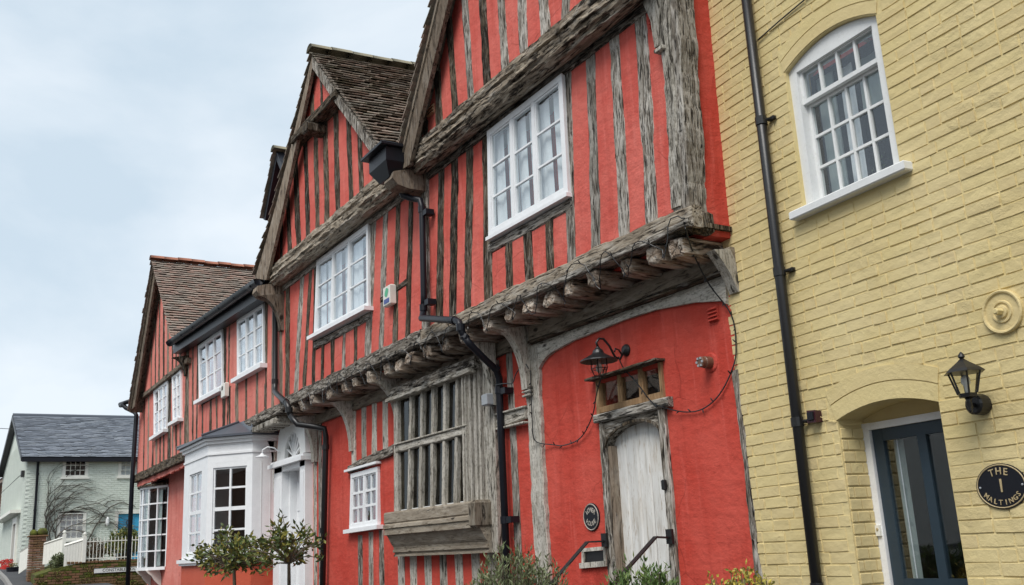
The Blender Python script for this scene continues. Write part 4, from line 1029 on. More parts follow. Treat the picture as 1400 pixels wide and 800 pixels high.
bay_ring('brick_base', plan, .3, SZ - .101, .0, 'orange_brick', bay)
# lead roof
c = [(-15.72, -.02), (-15.72, -.46), (-16.38, -1.10), (-18.2, -1.10), (-18.86, -.46), (-18.86, -.02)]
t_ = [(-15.86, -.36), (-15.9, -.40), (-16.5, -.46), (-18.1, -.46), (-18.6, -.40), (-18.65, -.36)]
v = [(x, y, 3.575) for x, y in c] + [(x, y, 3.61) for x, y in c] + [(x, y, 3.86) for x, y in t_]; n = 6
mk('lead_roof', v, [(i + k * n, i + 1 + k * n, i + 1 + (k + 1) * n, i + (k + 1) * n) for k in (0, 1) for i in range(5)] + [tuple(reversed(range(6)))], 'lead', bay)
for (a, b) in ((1, 1), (2, 2), (3, 3)):
    mb = MB(); mb.tube([(c[a][0], c[a][1], 3.625), (t_[b][0], t_[b][1], 3.875)], .02, 6); mb.build('lead_roll', 'lead', bay)
def facet(p, q, sashes, wz0, wz1, cols, rows, wpad, plain=False):
    """one side of the bay from plan point p to q (seen left to right from outside)"""
    p, q = Vector((*p, 0)), Vector((*q, 0)); L = (q - p).length; d = (q - p).normalized(); nrm = Vector((d.y, -d.x, 0))
    M4 = Matrix(((d.x, -nrm.x, 0, p.x), (d.y, -nrm.y, 0, p.y), (0, 0, 1, 0), (0, 0, 0, 1)))
    def part(name, mb, mat): return mb.build(name, mat, bay, M4=M4)
    if plain:
        mb = MB(); mb.box((0, 0, SZ), (L, .04, 3.17)); part('side_board', mb, 'white')
        for i in range(1, 3):
            mb = MB(); mb.box((L * i / 3 - .006, -.006, SZ + .02), (L * i / 3 + .006, .0, 3.16)); part('board_bead', mb, 'white_old')
        return
    mb = MB(); mb.box((0, 0, SZ), (wpad, .06, 3.17)); part('stile', mb, 'white'); mb = MB(); mb.box((L - wpad, 0, SZ), (L, .06, 3.17)); part('stile', mb, 'white')
    mb = MB(); mb.box((wpad, .001, SZ), (L - wpad, .06, wz0)); part('rail', mb, 'white'); mb = MB(); mb.box((wpad, .001, wz1), (L - wpad, .06, 3.17)); part('rail', mb, 'white')
    x0, x1 = wpad, L - wpad
    for i in range(rows + 1):
        z = wz0 + (wz1 - wz0) * i / rows; h = .03 if i in (0, rows, rows // 2) else .016
        mb = MB(); mb.box((x0, .024, z - h), (x1, .05, z + h)); part('glazing_bar', mb, 'white')
    for j in range(cols + 1):
        x = x0 + (x1 - x0) * j / cols; w = .03 if j in (0, cols) else .017
        mb = MB(); mb.box((x - w, .02, wz0), (x + w, .051, wz1)); part('glazing_bar', mb, 'white')
    for i in range(rows):
        for j in range(cols):
            a, b = x0 + (x1 - x0) * j / cols, x0 + (x1 - x0) * (j + 1) / cols; e, f_ = wz0 + (wz1 - wz0) * i / rows, wz0 + (wz1 - wz0) * (i + 1) / rows
            t = U(-.003, .003); s = U(-.003, .003)
            mb = MB(); mb.hexa([(a, .035 + t + s, e), (b, .035 - t + s, e), (b, .035 - t - s, f_), (a, .035 + t - s, f_), (a, .038 + t + s, e), (b, .038 - t + s, e), (b, .038 - t - s, f_), (a, .038 + t - s, f_)]); part('pane', mb, 'glass')
facet((-16.45, -.97), (-15.87, -.40), 1, SZ + .10, 3.09, 2, 4, .10)
facet((-18.12, -.97), (-16.45, -.97), 1, SZ + .10, 3.09, 2, 4, .40)
facet((-18.70, -.40), (-18.12, -.97), 1, SZ + .10, 3.09, 2, 4, .10)
facet((-15.87, -.40), (-15.87, .05), 1, 0, 0, 1, 1, 0, True); facet((-18.70, .05), (-18.70, -.40), 1, 0, 0, 1, 1, 0, True)
mb = MB(); mb.add([(-18.5, -.02, SZ), (-16.0, -.02, SZ), (-16.0, -.02, 3.2), (-18.5, -.02, 3.2)], [(0, 1, 2, 3)]); mb.build('room_recess', 'room', bay)
mb = MB(); mb.box((-18.6, -.9, SZ + .001), (-16.0, -.02, SZ + .02)); mb.build('room_floor', 'room', bay)

# bow window
bw = MB(); N = 10; bx0, bx1 = -26.05, -24.08; cx = (bx0 + bx1) / 2; hw = (bx1 - bx0) / 2; Rb = (hw * hw + .42 * .42) / (2 * .42)
def bow(t, off=0.0):     # t 0..1 from right wall to left wall
    am = math.asin(hw / Rb); a = am - 2 * am * t
    return (cx + (Rb + off) * math.sin(a), -.42 + Rb - (Rb + off) * math.cos(a))
def bow_band(name, z0, z1, off, dep, mat, par):
    v = []; f = []
    for i in range(N + 1):
        a = bow(i / N, off); b = bow(i / N, off - dep); v += [(*a, z0), (*a, z1), (*b, z1), (*b, z0)]
    for i in range(N):
        for k in range(4): f.append((i * 4 + k, i * 4 + (k + 1) % 4, i * 4 + 4 + (k + 1) % 4, i * 4 + 4 + k))
    f += [(0, 1, 2, 3), (4 * N + 3, 4 * N + 2, 4 * N + 1, 4 * N)]
    return mk(name, v, f, mat, par)
bz0, bz1 = 1.56, 3.36
bow_o = bow_band('bow_window', bz0 - .07, bz0, .03, .3, 'white', B)
bow_band('head', bz1, bz1 + .05, .02, .1, 'white', bow_o)
v = []
for i in range(N + 1): v.append((*bow(i / N, .07), bz1 + .052))
for i in range(N + 1): v.append((bx1 + (bx0 - bx1) * i / N, .0, bz1 + .20))
for i in range(N + 1): v.append((*bow(i / N, .07), bz1 + .09))
mk('bow_roof', v, [(2 * N + 2 + i, 2 * N + 3 + i, N + 2 + i, N + 1 + i) for i in range(N)] + [(i, i + 1, 2 * N + 3 + i, 2 * N + 2 + i) for i in range(N)] + [tuple(reversed(range(N + 1))) + ()], 'oak_dark', bow_o)
NC, NR = 7, 5
for i in range(NC + 1):
    x, y = bow(i / NC); w = .035 if i in (0, NC) else .022
    mb = MB(); mb.tube([(x, y + .02, bz0), (x, y + .02, bz1)], w, 4); mb.build('glazing_bar', 'white', bow_o)
for j in range(1, NR):
    z = bz0 + (bz1 - bz0) * j / NR; bow_band('glazing_bar', z - .016, z + .016, .002, .035, 'white', bow_o)
for i in range(NC):
    for j in range(NR):
        a = bow(i / NC, -.02); b = bow((i + 1) / NC, -.02); z0 = bz0 + (bz1 - bz0) * j / NR; z1 = bz0 + (bz1 - bz0) * (j + 1) / NR; s = U(-.004, .004)
        mk('pane', [(*a, z0), (*b, z0), (b[0], b[1] + s, z1), (a[0], a[1] + s, z1), (a[0], a[1] + .004, z0), (b[0], b[1] + .004, z0), (b[0], b[1] + .004 + s, z1), (a[0], a[1] + .004 + s, z1)], [(0, 1, 2, 3), (4, 7, 6, 5), (0, 4, 5, 1), (2, 6, 7, 3)], 'glass', bow_o)
mb = MB(); mb.add([(-26, -.03, bz0), (-24.12, -.03, bz0), (-24.12, -.03, bz1), (-26, -.03, bz1)], [(0, 1, 2, 3)]); mb.build('room_recess', 'room', bow_o)
curtain(bow_o, -24.6, -24.15, bz0 + .02, bz1 - .05, -.1, 'blind')
for x in (-24.5, -25.7):
    ystrip('bracket', [(-.36, 1.49), (-.30, 1.42), (-.22, 1.36), (-.15, 1.25), (-.06, 1.16)], [(-.05, 1.49), (-.02, 1.40), (0, 1.3), (0, 1.2), (0, 1.12)], x, .07, 'cream', bow_o)

# ------------------------------------------------------------------ yellow painted brick house (local frame: x along the wall, -y to the street)
Yh = thing('brick_house', 'yellow painted brick house with white sash window and dark navy front door', 'house', (-5.128, 0, 0), rad(-4), inworld=False)
WIN = (.865, 1.685, 3.66, 4.70)         # window opening
DOR = (.91, 1.685, -.3, 2.27)           # door opening, arched above
def arch_z(x, x0, x1, z, rise):
    t = (x - x0) / (x1 - x0); return z + rise * (1 - (2 * t - 1) ** 2)
ZT, UR = 6.6, 3.6
def spans(z0, z1):
    """free intervals of a course"""
    cut = []
    if z1 > WIN[2] and z0 < WIN[3]: cut.append((WIN[0], WIN[1]))
    elif z0 < 4.80 and z1 > 4.6: cut.append((WIN[0] + .12, WIN[1] - .12))
    elif z0 < 4.85 and z1 > 4.6: cut.append((WIN[0] + .3, WIN[1] - .3))
    if z0 < 2.265: cut.append((DOR[0], DOR[1]))
    elif z0 < 2.335: cut.append((DOR[0] + .13, DOR[1] - .13))
    zc_ = (z0 + z1) / 2
    for x0_, x1_, zz, ri in ((DOR[0] - .065, DOR[1] + .04, 2.452, .085), (WIN[0] - .05, WIN[1] + .05, 4.87, .11)):
        if zz - .17 < zc_ < zz + ri:
            hw_ = (x1_ - x0_) / 2 * math.sqrt(max(0, 1 - max(0, zc_ - zz) / ri)); cut.append(((x0_ + x1_) / 2 - hw_, (x0_ + x1_) / 2 + hw_))
    if len(cut) > 1: cut = [(min(c[0] for c in cut), max(c[1] for c in cut))]
    L = []; a = -.05
    for c0, c1 in sorted(cut): L.append((a, c0)); a = c1
    L.append((a, UR)); return L
CH = .0735
def brick_mesh(w, seed):
    rs = random.Random(seed); h = CH - .0055; v = []; j = lambda s: rs.uniform(-s, s)
    dep = .005
    xs = [0, .0035, w * .5, w - .0035, w]; zs = [0, .003, h * .5, h - .003, h]
    for k, z in enumerate(zs):
        for i, x in enumerate(xs):
            edge = i in (0, 4) or k in (0, 4); corner = (i in (0, 4)) and (k in (0, 4))
            y = .003 if edge else -dep + j(.0013)
            v.append((x + j(.002) + (.004 if corner and i == 0 else -.004 if corner else 0), y, z + j(.0018)))
    f = [(k * 5 + i, k * 5 + i + 1, k * 5 + i + 6, k * 5 + i + 5) for k in range(4) for i in range(4)]
    me = bpy.data.meshes.new('brick'); me.from_pydata(v, [], f); me.update(); me.materials.append(M['yellow'])
    return me
VAR = {}
for kind, w in (('s', .214), ('h', .102), ('q', .155)): VAR[kind] = [brick_mesh(w, 10 * i + ord(kind)) for i in range(7)]
place = []
zc = -.30; row = 0
while zc < ZT:
    for a, b in spans(zc, zc + CH):
        x = a if a > 0 else -.02 + U(0, .012)
        if a < 0 and row % 2: place.append((x, zc, 'h', 1.0)); x += .111
        k = row
        while x < b - .05:
            kind = 's' if (k % 3 or R_() < .25) else 'h'
            if R_() < .12: kind = 'q'
            w = {'s': .214, 'h': .102, 'q': .155}[kind]
            room_ = b - x
            if room_ < w + .02:
                s = (room_ - .008) / w
                if s < .45 and kind == 's': kind = 'h'; w = .102; s = (room_ - .008) / w
                if .2 < s: place.append((x + .004, zc, kind, s))
                break
            place.append((x + .004, zc + U(-.003, .003), kind, U(.985, 1.0))); x += w + .006; k += 1
    zc += CH; row += 1
# the 300 that show largest become single parts, the rest one joined part
Ry = Matrix.Rotation(rad(-4), 3, 'Z'); cinv = camera.matrix_world.inverted()
def seen(p):
    u, z, kind, s = p; w = {'s': .214, 'h': .102, 'q': .155}[kind] * s
    q = cinv @ (Ry @ Vector((u + w / 2, 0, z + .03)) + Vector((-5.128, 0, 0)))
    if q.z > -.1: return 0
    sx, sy = q.x / -q.z * .95, q.y / -q.z * .95
    if abs(sx) > .5 or abs(sy) > .286: return 0
    return w / (q.z * q.z)
order = sorted(range(len(place)), key=lambda i: -seen(place[i]))
single = set(order[:300])
yw = MB()
rest = MB(); rest_b = MB()
for i, (u, z, kind, s) in enumerate(place):
    me = random.choice(VAR[kind]); tilt = U(-.010, .010); yo = U(-.0025, .002)
    if i in single:
        o = bpy.data.objects.new('brick', me); COL.objects.link(o); o.parent = Yh
        o.location = (u, yo, z); o.scale = (s, 1, 1); o.rotation_euler = (0, tilt, 0)
    else:
        k = len(rest.v)
        rest.v += [(u + p.co.x * s, yo + p.co.y, z + p.co.z - tilt * p.co.x) for p in me.vertices]; rest.f += [tuple(k + q for q in pl.vertices) for pl in me.polygons]
o = rest.build('bricks', 'yellow', Yh); o['kind'] = 'stuff'
# mortar bed behind the bricks, with the openings
mb = MB(); yb = .0; th = .24
def slab(x0, x1, z0, z1): mb.add([(x0, yb, z0), (x1, yb, z0), (x1, yb, z1), (x0, yb, z1)], [(0, 1, 2, 3)])
slab(-.02, UR, -.3, -.29); slab(-.02, DOR[0], -.29, 2.27); slab(DOR[1], UR, -.29, 2.27)
def arch_fill(x0, x1, z, rise, ztop, n=10):
    for i in range(n):
        a, b = x0 + (x1 - x0) * i / n, x0 + (x1 - x0) * (i + 1) / n
        za, zb_ = arch_z(a, x0, x1, z, rise), arch_z(b, x0, x1, z, rise)
        mb.add([(a, yb, za), (b, yb, zb_), (b, yb, ztop), (a, yb, ztop)], [(0, 1, 2, 3)])
        mb.add([(a, yb, za), (a, yb + th, za), (b, yb + th, zb_), (b, yb, zb_)], [(0, 1, 2, 3)])
arch_fill(DOR[0], DOR[1], 2.265, .07, 2.5); slab(-.02, DOR[0], 2.27, 2.5); slab(DOR[1], UR, 2.27, 2.5)
slab(-.02, UR, 2.5, WIN[2]); slab(-.02, WIN[0], WIN[2], 4.70); slab(WIN[1], UR, WIN[2], 4.70); arch_fill(WIN[0], WIN[1], 4.70, .105, 4.95); slab(-.02, WIN[0], 4.70, 4.95); slab(WIN[1], UR, 4.70, 4.95); slab(-.02, UR, 4.95, ZT)
for x, z0, z1, s in ((DOR[0], -.3, 2.265, 1), (DOR[1], -.3, 2.265, -1), (WIN[0], WIN[2], 4.70, 1), (WIN[1], WIN[2], 4.70, -1)):
    mb.add([(x, yb, z0), (x, yb + th, z0), (x, yb + th, z1), (x, yb, z1)], [(0, 1, 2, 3) if s > 0 else (3, 2, 1, 0)])
mb.add([(-.06, .25, -.3), (-.06, 8, -.3), (-.06, 8, ZT), (-.06, .25, ZT), (UR, .0, -.3), (UR, 8, -.3), (UR, 8, ZT), (UR, 0, ZT)], [(0, 3, 2, 1), (4, 5, 6, 7), (1, 2, 6, 5)])
mb.build('wall', 'yellow', Yh)
# bricks in the left reveal of the door
zc = -.28; k = 0
while zc < 2.2:
    cuts = (.012, .11, .205) if k % 2 else (.012, .06, .165, .205)
    for a, b in zip(cuts[:-1], cuts[1:]):
        bbox('reveal_brick', (DOR[0] - .01, a, zc + .004), (DOR[0] + .007 + U(0, .003), b - .008, zc + CH - .006), 'yellow', Yh, .004)
        if zc > .9: bbox('reveal_brick', (DOR[1] - .007, a, zc + .004), (DOR[1] + .01, b - .008, zc + CH - .006), 'yellow', Yh, .004)
    zc += CH; k += 1
# ragged quoin nibs, rendered double arch over the door
n = 14
def arc(z, rise, x0, x1): return [(x0 + (x1 - x0) * i / n, arch_z(x0 + (x1 - x0) * i / n, x0, x1, z, rise)) for i in range(n + 1)]
a0 = arc(2.262, .07, DOR[0] - .005, DOR[1] + .005); a1 = arc(2.362, .08, DOR[0] - .035, DOR[1] + .02); a2 = arc(2.452, .085, DOR[0] - .065, DOR[1] + .04)
strip('arch_ring', [(x, z - .004) for x, z in a1], a0, -.006, .05, 'yellow', Yh); strip('arch_ring', a2, [(x, z + .003) for x, z in a1], -.008, .05, 'yellow', Yh)
w0 = arc(4.705, .105, WIN[0] - .01, WIN[1] + .01); w1_ = arc(4.79, .108, WIN[0] - .03, WIN[1] + .03); w2_ = arc(4.87, .11, WIN[0] - .05, WIN[1] + .05)
strip('arch_ring', [(x, z - .004) for x, z in w1_], w0, -.006, .05, 'yellow', Yh); strip('arch_ring', w2_, [(x, z + .003) for x, z in w1_], -.007, .05, 'yellow', Yh)
# sash window: box frame with arched head board, top sash of one row, bottom sash of three
fr = MB(); y0 = .03
fr.box((WIN[0], y0, 3.68), (.935, .14, 4.672)); fr.box((1.615, y0, 3.68), (WIN[1], .14, 4.672)); 
hz = arc(4.70, .10, WIN[0], WIN[1])
for i in range(n):
    (xa, za), (xb, zb_) = hz[i], hz[i + 1]; fr.hexa([(xa, y0 + .002, 4.672), (xb, y0 + .002, 4.672), (xb, y0 + .002, zb_), (xa, y0 + .002, za), (xa, .14, 4.672), (xb, .14, 4.672), (xb, .14, zb_), (xa, .14, za)])
sash = fr.build('sash_window', 'white_old', Yh)
bbox('sill', (.80, -.075, 3.622), (1.775, .12, 3.682), 'white_old', sash, .008)
def sash_part(z0, z1, rows, y, x0=.935, x1=1.615, cols=4, rail=.032, top=.03):
    mb = MB(); mb.box((x0, y, z0), (x1, y + .035, z0 + rail)); mb.box((x0, y + .001, z1 - top), (x1, y + .035, z1)); mb.box((x0, y + .001, z0 + rail), (x0 + .026, y + .035, z1 - top)); mb.box((x1 - .026, y + .001, z0 + rail), (x1, y + .035, z1 - top))
    mb.build('sash', 'white_old', sash)
    a, b, c, d = x0 + .026, x1 - .026, z0 + rail, z1 - top
    for i in range(1, cols): mb = MB(); x = a + (b - a) * i / cols; mb.box((x - .009, y + .004, c), (x + .009, y + .03, d)); mb.build('glazing_bar', 'white_old', sash)
    for i in range(1, rows): mb = MB(); z = c + (d - c) * i / rows; mb.box((a, y + .006, z - .009), (b, y + .03, z + .009)); mb.build('glazing_bar', 'white_old', sash)
    for i in range(cols):
        for j in range(rows):
            p, q = a + (b - a) * i / cols, a + (b - a) * (i + 1) / cols; e, f_ = c + (d - c) * j / rows, c + (d - c) * (j + 1) / rows; t, s = U(-.002, .002), U(-.002, .002)
            mb = MB(); mb.hexa([(p, y + .018 + t + s, e), (q, y + .018 - t + s, e), (q, y + .018 - t - s, f_), (p, y + .018 + t - s, f_), (p, y + .021 + t + s, e), (q, y + .021 - t + s, e), (q, y + .021 - t - s, f_), (p, y + .021 + t - s, f_)]); mb.build('pane', 'glass', sash)
sash_part(4.43, 4.69, 1, .055, rail=.03); sash_part(3.70, 4.44, 3, .095, rail=.045)
mb = MB(); mb.add([(.94, .15, 3.70), (1.61, .15, 3.70), (1.61, .15, 4.65), (.94, .15, 4.65), (.7, .9, 3.70), (1.85, .9, 3.70), (1.85, .9, 4.65), (.7, .9, 4.65)], [(4, 5, 6, 7), (0, 1, 5, 4), (1, 2, 6, 5), (2, 3, 7, 6), (3, 0, 4, 7)]); mb.build('room_recess', 'room', sash)
curtain(sash, 1.13, 1.24, 3.72, 4.64, .24, 'curtain', .02); curtain(sash, 1.27, 1.60, 4.27, 4.64, .27, 'blind', .02); mb = MB(); mb.box((.945, .2, 3.70), (1.09, .21, 4.64)); mb.build('blind', 'blind', sash)
# little plant and round ornaments on the inner sill
mb = MB()
for i in range(40):
    c = Vector((1.37 + U(-.06, .06), .19 + U(-.03, .03), 3.76 + abs(U(0, .16)))); s = U(.006, .014)
    mb.add([c + Vector((U(-s, s), U(-s, s), U(-s, s))) for _ in range(3)], [(0, 1, 2)])
mb.tube([(1.37, .19, 3.72), (1.375, .19, 3.84), (1.36, .19, 3.94)], .003, 4); mb.build('pot_plant', 'leaf_green', sash)
# navy glazed door in a white frame
df = MB(); yd = .20
df.box((DOR[0], yd, -.3), (.965, yd + .05, 2.24)); df.box((1.63, yd, -.3), (DOR[1], yd + .05, 2.24)); df.box((.965, yd + .001, 2.195), (1.63, yd + .05, 2.238)); df = df.build('door_frame', 'white', Yh)
mb = MB(); mb.box((DOR[0] - .02, yd + .02, 2.241), (DOR[1] + .02, yd + .05, 2.36)); mb.build('arch_infill', 'yellow', Yh)
dd = MB(); dd.box((.97, yd + .02, -.3), (1.05, yd + .06, 2.195)); dd.box((1.31, yd + .021, -.3), (1.375, yd + .06, 2.13)); dd.box((1.55, yd + .02, -.3), (1.63, yd + .06, 2.195)); dd.box((1.05, yd + .022, 2.12), (1.55, yd + .06, 2.195)); dd.box((1.05, yd + .022, 1.16), (1.55, yd + .06, 1.29)); dd.box((1.05, yd + .03, -.3), (1.55, yd + .06, 1.16))
dd = dd.build('door', 'navy', Yh)
for a, b in ((1.05, 1.31), (1.375, 1.55)):
    mb = MB(); mb.box((a, yd + .035, 1.28), (b, yd + .04, 2.125)); mb.build('pane', 'glass', dd)
mb = MB(); mb.add([(1.03, yd + .061, 1.1), (1.6, yd + .061, 1.1), (1.6, yd + .061, 2.2), (1.03, yd + .061, 2.2), (.9, 1.6, 1.1), (2.2, 1.6, 1.1), (2.2, 1.6, 2.2), (.9, 1.6, 2.2)], [(4, 5, 6, 7), (0, 1, 5, 4), (1, 2, 6, 5), (2, 3, 7, 6), (3, 0, 4, 7)]); mb.build('hall_recess', 'room', dd)
curtain(dd, 1.06, 1.14, 1.28, 2.12, yd + .10, 'blind', .008)
mb = MB(); mb.tube([(1.112, yd + .07, 2.12), (1.112, yd + .07, 1.29)], .004, 5); mb.build('blind_chain', 'curtain', dd)
bbox('doorstep', (DOR[0], -.12, .1), (DOR[1], .3, .22), 'kerb', Yh, .01)
# filled gap and scar patches on the wall, roof out of frame
mb = MB(); mb.box((-.10, -.25, ZT), (UR + .1, .1, ZT + .16)); mb.build('eaves_board', 'black', Yh)
mb = MB(); mb.hexa([(-.1, -.3, ZT + .16), (UR, -.3, ZT + .16), (UR, 4, ZT + 3.6), (-.1, 4, ZT + 3.6), (-.1, -.3, ZT + .06), (UR, -.3, ZT + .06), (UR, 4, ZT + 3.5), (-.1, 4, ZT + 3.5)]); mb.build('roof', 'tile', Yh)

def local(o_label, cat, name): 
    return thing(name, o_label, cat, (-5.128, 0, 0), rad(-4), inworld=False)
def setbase(root, u, y, z):
    """give a thing on the yellow wall an origin of its own"""
    root.location = Vector((-5.128, 0, 0)) + Ry @ Vector((u, y, z))
    return Matrix.Translation((-u, -y, -z))
class Loc:      # builder in yellow wall coordinates around a base point
    def __init__(s, root, u, y, z): s.r = root; s.m = setbase(root, u, y, z)
    def b(s, mb, name, mat, smooth=False, parent=None): return mb.build(name, mat, parent or s.r, smooth, M4=s.m if parent is None else None)
# drainpipe
t = local('tall black drainpipe running down the yellow brick wall', 'drainpipe', 'drainpipe'); L = Loc(t, .62, -.06, .2)
mb = MB(); mb.tube([(.645, -.062, 6.6), (.63, -.062, 3.3), (.605, -.062, .1)], .036, 14); L.b(mb, 'pipe', 'iron', True)
for z, x in ((4.42, .636), (3.31, .63), (2.29, .622), (1.25, .614), (5.5, .64)):
    mb = MB(); mb.tube([(x, -.062, z - .03), (x, -.062, z + .03)], .042, 14); mb.tube([(x + .03, -.05, z), (x + .10, -.02, z)], .010, 6); mb.box((x + .035, -.035, z - .012), (x + .095, .0, z + .012)); L.b(mb, 'clip', 'iron')
# lantern
t = local('black hexagonal wall lantern beside the navy door', 'wall lantern', 'wall_lantern'); L = Loc(t, 1.97, -.03, 2.2)
mb = MB(); mb.lathe([(.055, 0), (.058, .02), (.055, .075), (.045, .085)], 16, (1.965, -.0, 2.205), 'y'); L.b(mb, 'back_plate', 'iron')
mb = MB(); mb.tube([(1.965, -.08, 2.205), (1.985, -.12, 2.19), (2.01, -.16, 2.185), (2.02, -.18, 2.20), (2.02, -.18, 2.235)], .012, 8); mb.lathe([(.004, 2.15), (.014, 2.165), (.008, 2.18), (.016, 2.19), (.012, 2.21), (.02, 2.235)], 10, (2.02, -.18, 0)); L.b(mb, 'arm', 'iron', True)
lc = Vector((2.02, -.18, 0)); lan = MB()
def hexr(r, z): return [(lc.x + r * math.cos(math.pi / 3 * k + .3), lc.y + r * math.sin(math.pi / 3 * k + .3), z) for k in range(6)]
mb = MB(); mb.add(hexr(.045, 2.232) + hexr(.05, 2.252), [(i, (i + 1) % 6, (i + 1) % 6 + 6, i + 6) for i in range(6)] + [tuple(range(6)), tuple(range(6, 12))]); L.b(mb, 'base', 'iron')
for k in range(6):
    a, b = hexr(.05, 2.252)[k], hexr(.083, 2.365)[k]; mb = MB(); mb.tube([a, b], .0055, 5); L.b(mb, 'rib', 'iron')
    a2, b2 = hexr(.05, 2.252)[(k + 1) % 6], hexr(.083, 2.365)[(k + 1) % 6]; mb = MB(); mb.add([a, a2, b2, b], [(0, 1, 2, 3)]); L.b(mb, 'pane', 'lamp_glass')
mb = MB(); mb.add(hexr(.110, 2.362) + hexr(.09, 2.380) + hexr(.035, 2.418) + hexr(.02, 2.43), [(i + 6 * q, (i + 1) % 6 + 6 * q, (i + 1) % 6 + 6 + 6 * q, i + 6 + 6 * q) for q in range(3) for i in range(6)] + [tuple(range(6)), tuple(range(18, 24))]); mb.lathe([(.02, 2.43), (.010, 2.437), (.018, 2.447), (.015, 2.46), (.003, 2.475)], 10, tuple(lc)); L.b(mb, 'cap', 'iron')
mb = MB(); mb.lathe([(.012, 2.25), (.012, 2.29), (.024, 2.31), (.022, 2.335), (.008, 2.35)], 10, tuple(lc)); L.b(mb, 'bulb', 'white', True)
# oval house plaque
t = local('oval black plaque reading THE 1 MALTINGS in gold on yellow brick', 'plaque', 'house_plaque'); L = Loc(t, 1.99, -.02, 1.66)
def oval(rx, rz, y, n=32, c=(1.995, 1.772)): return [(c[0] + rx * math.cos(2 * math.pi * i / n), y, c[1] + rz * math.sin(2 * math.pi * i / n)) for i in range(n)]
def oval_disc(rx, rz, ya, yb, name, mat):
    n = 32; mb = MB(); mb.add(oval(rx, rz, ya) + oval(rx, rz, yb), [(i, (i + 1) % n, (i + 1) % n + n, i + n) for i in range(n)] + [tuple(range(n)), tuple(range(2 * n - 1, n - 1, -1))]); return L.b(mb, name, mat)
oval_disc(.150, .118, -.012, .0, 'plate', 'black')
mb = MB(); mb.tube([(x, -.013, z) for x, y, z in oval(.142, .110, 0)] + [(1.995 + .142, -.013, 1.772)], .0035, 5, False); L.b(mb, 'rim', 'gold')
def onplate(s, size, u, z, rot=0.0, mat='gold'): return text_mesh('lettering', s, size, mat, t, L.m @ Matrix.Translation((u, -.0125, z)) @ Matrix.Rotation(-rot, 4, 'Y') @ FACE, .003, .0004)
for ch, du, dz, rt in (('T', -.042, .070, .18), ('H', .0, .077, 0), ('E', .04, .070, -.18)): onplate(ch, .052, 1.995 + du, 1.772 + dz, rt)
onplate('1', .098, 1.997, 1.772)
word = 'MALTINGS'
for i, ch in enumerate(word):
    a = -math.pi / 2 + (i - 3.5) * .245 + (.06 if ch == 'I' else 0) * 0; rx, rz = .113, .084
    onplate(ch, .037, 1.995 + rx * math.sin((i - 3.5) * .285), 1.772 - rz * math.cos((i - 3.5) * .285), (i - 3.5) * .20)
for s in (-1, 1): mb = MB(); mb.lathe([(.006, .012), (.006, .016), (.002, .018)], 8, (1.995 + s * .125, 0, 1.772), 'y'); L.b(mb, 'screw', 'grey_metal')
# cast iron tie plate painted with the wall
t = local('round cast wall tie plate painted yellow, high on the brick', 'tie plate', 'tie_plate'); L = Loc(t, 2.185, -.01, 2.55)
mb = MB(); mb.lathe([(.118, -.01), (.118, .014), (.112, .02), (.104, .018), (.098, .008), (.062, .008), (.058, .016), (.05, .016), (.046, .009), (.036, .009), (.033, .02), (.024, .022)], 30, (2.185, -.008, 2.665), 'y'); L.b(mb, 'disc', 'yellow', False)
mb = MB(); mb.lathe([(.02, 0), (.018, .05), (.012, .055)], 6, (2.185, -.02, 2.665), 'y'); L.b(mb, 'nut', 'yellow')
# sensor, bell push, cable
t = local('small dark red sensor box beside the drainpipe', 'sensor', 'sensor_box'); L = Loc(t, .76, -.02, 2.28)
mb = MB(); mb.hexa([(.725, -.075, 2.27), (.795, -.07, 2.265), (.795, -.065, 2.345), (.725, -.07, 2.35), (.73, 0, 2.275), (.79, 0, 2.27), (.79, 0, 2.34), (.73, 0, 2.345)]); L.b(mb, 'housing', 'maroon')
mb = MB(); mb.box((.735, -.082, 2.285), (.785, -.07, 2.335)); L.b(mb, 'lens', 'black')
t = local('thin cable sagging from the sensor to the navy door frame', 'cable', 'thin_cable'); L = Loc(t, .8, -.02, 2.2)
mb = MB(); mb.tube([(.80, -.03, 2.30), (.84, -.015, 2.275), (.90, -.012, 2.255), (.93, .05, 2.235), (.96, .15, 2.235), (1.0, .19, 2.24)], .0022, 5); L.b(mb, 'wire', 'yellow')
t = local('small cream bell push on the white door frame', 'bell push', 'bell_push'); L = Loc(t, .935, .19, 1.56)
mb = MB(); mb.box((.918, .185, 1.545), (.955, .2, 1.61)); L.b(mb, 'plate', 'cream'); mb = MB(); mb.lathe([(.009, 0), (.008, .006)], 10, (.936, .186, 1.585), 'y'); L.b(mb, 'button', 'gold')
t = local('dark cable slanting across the top of the yellow wall', 'cable', 'wall_cable'); L = Loc(t, .72, -.02, 5.05)
mb = MB(); mb.tube([(.66, -.02, 5.055), (.9, -.018, 5.085), (1.18, -.018, 5.11), (2.4, -.018, 5.2)], .006, 6); L.b(mb, 'wire', 'iron')

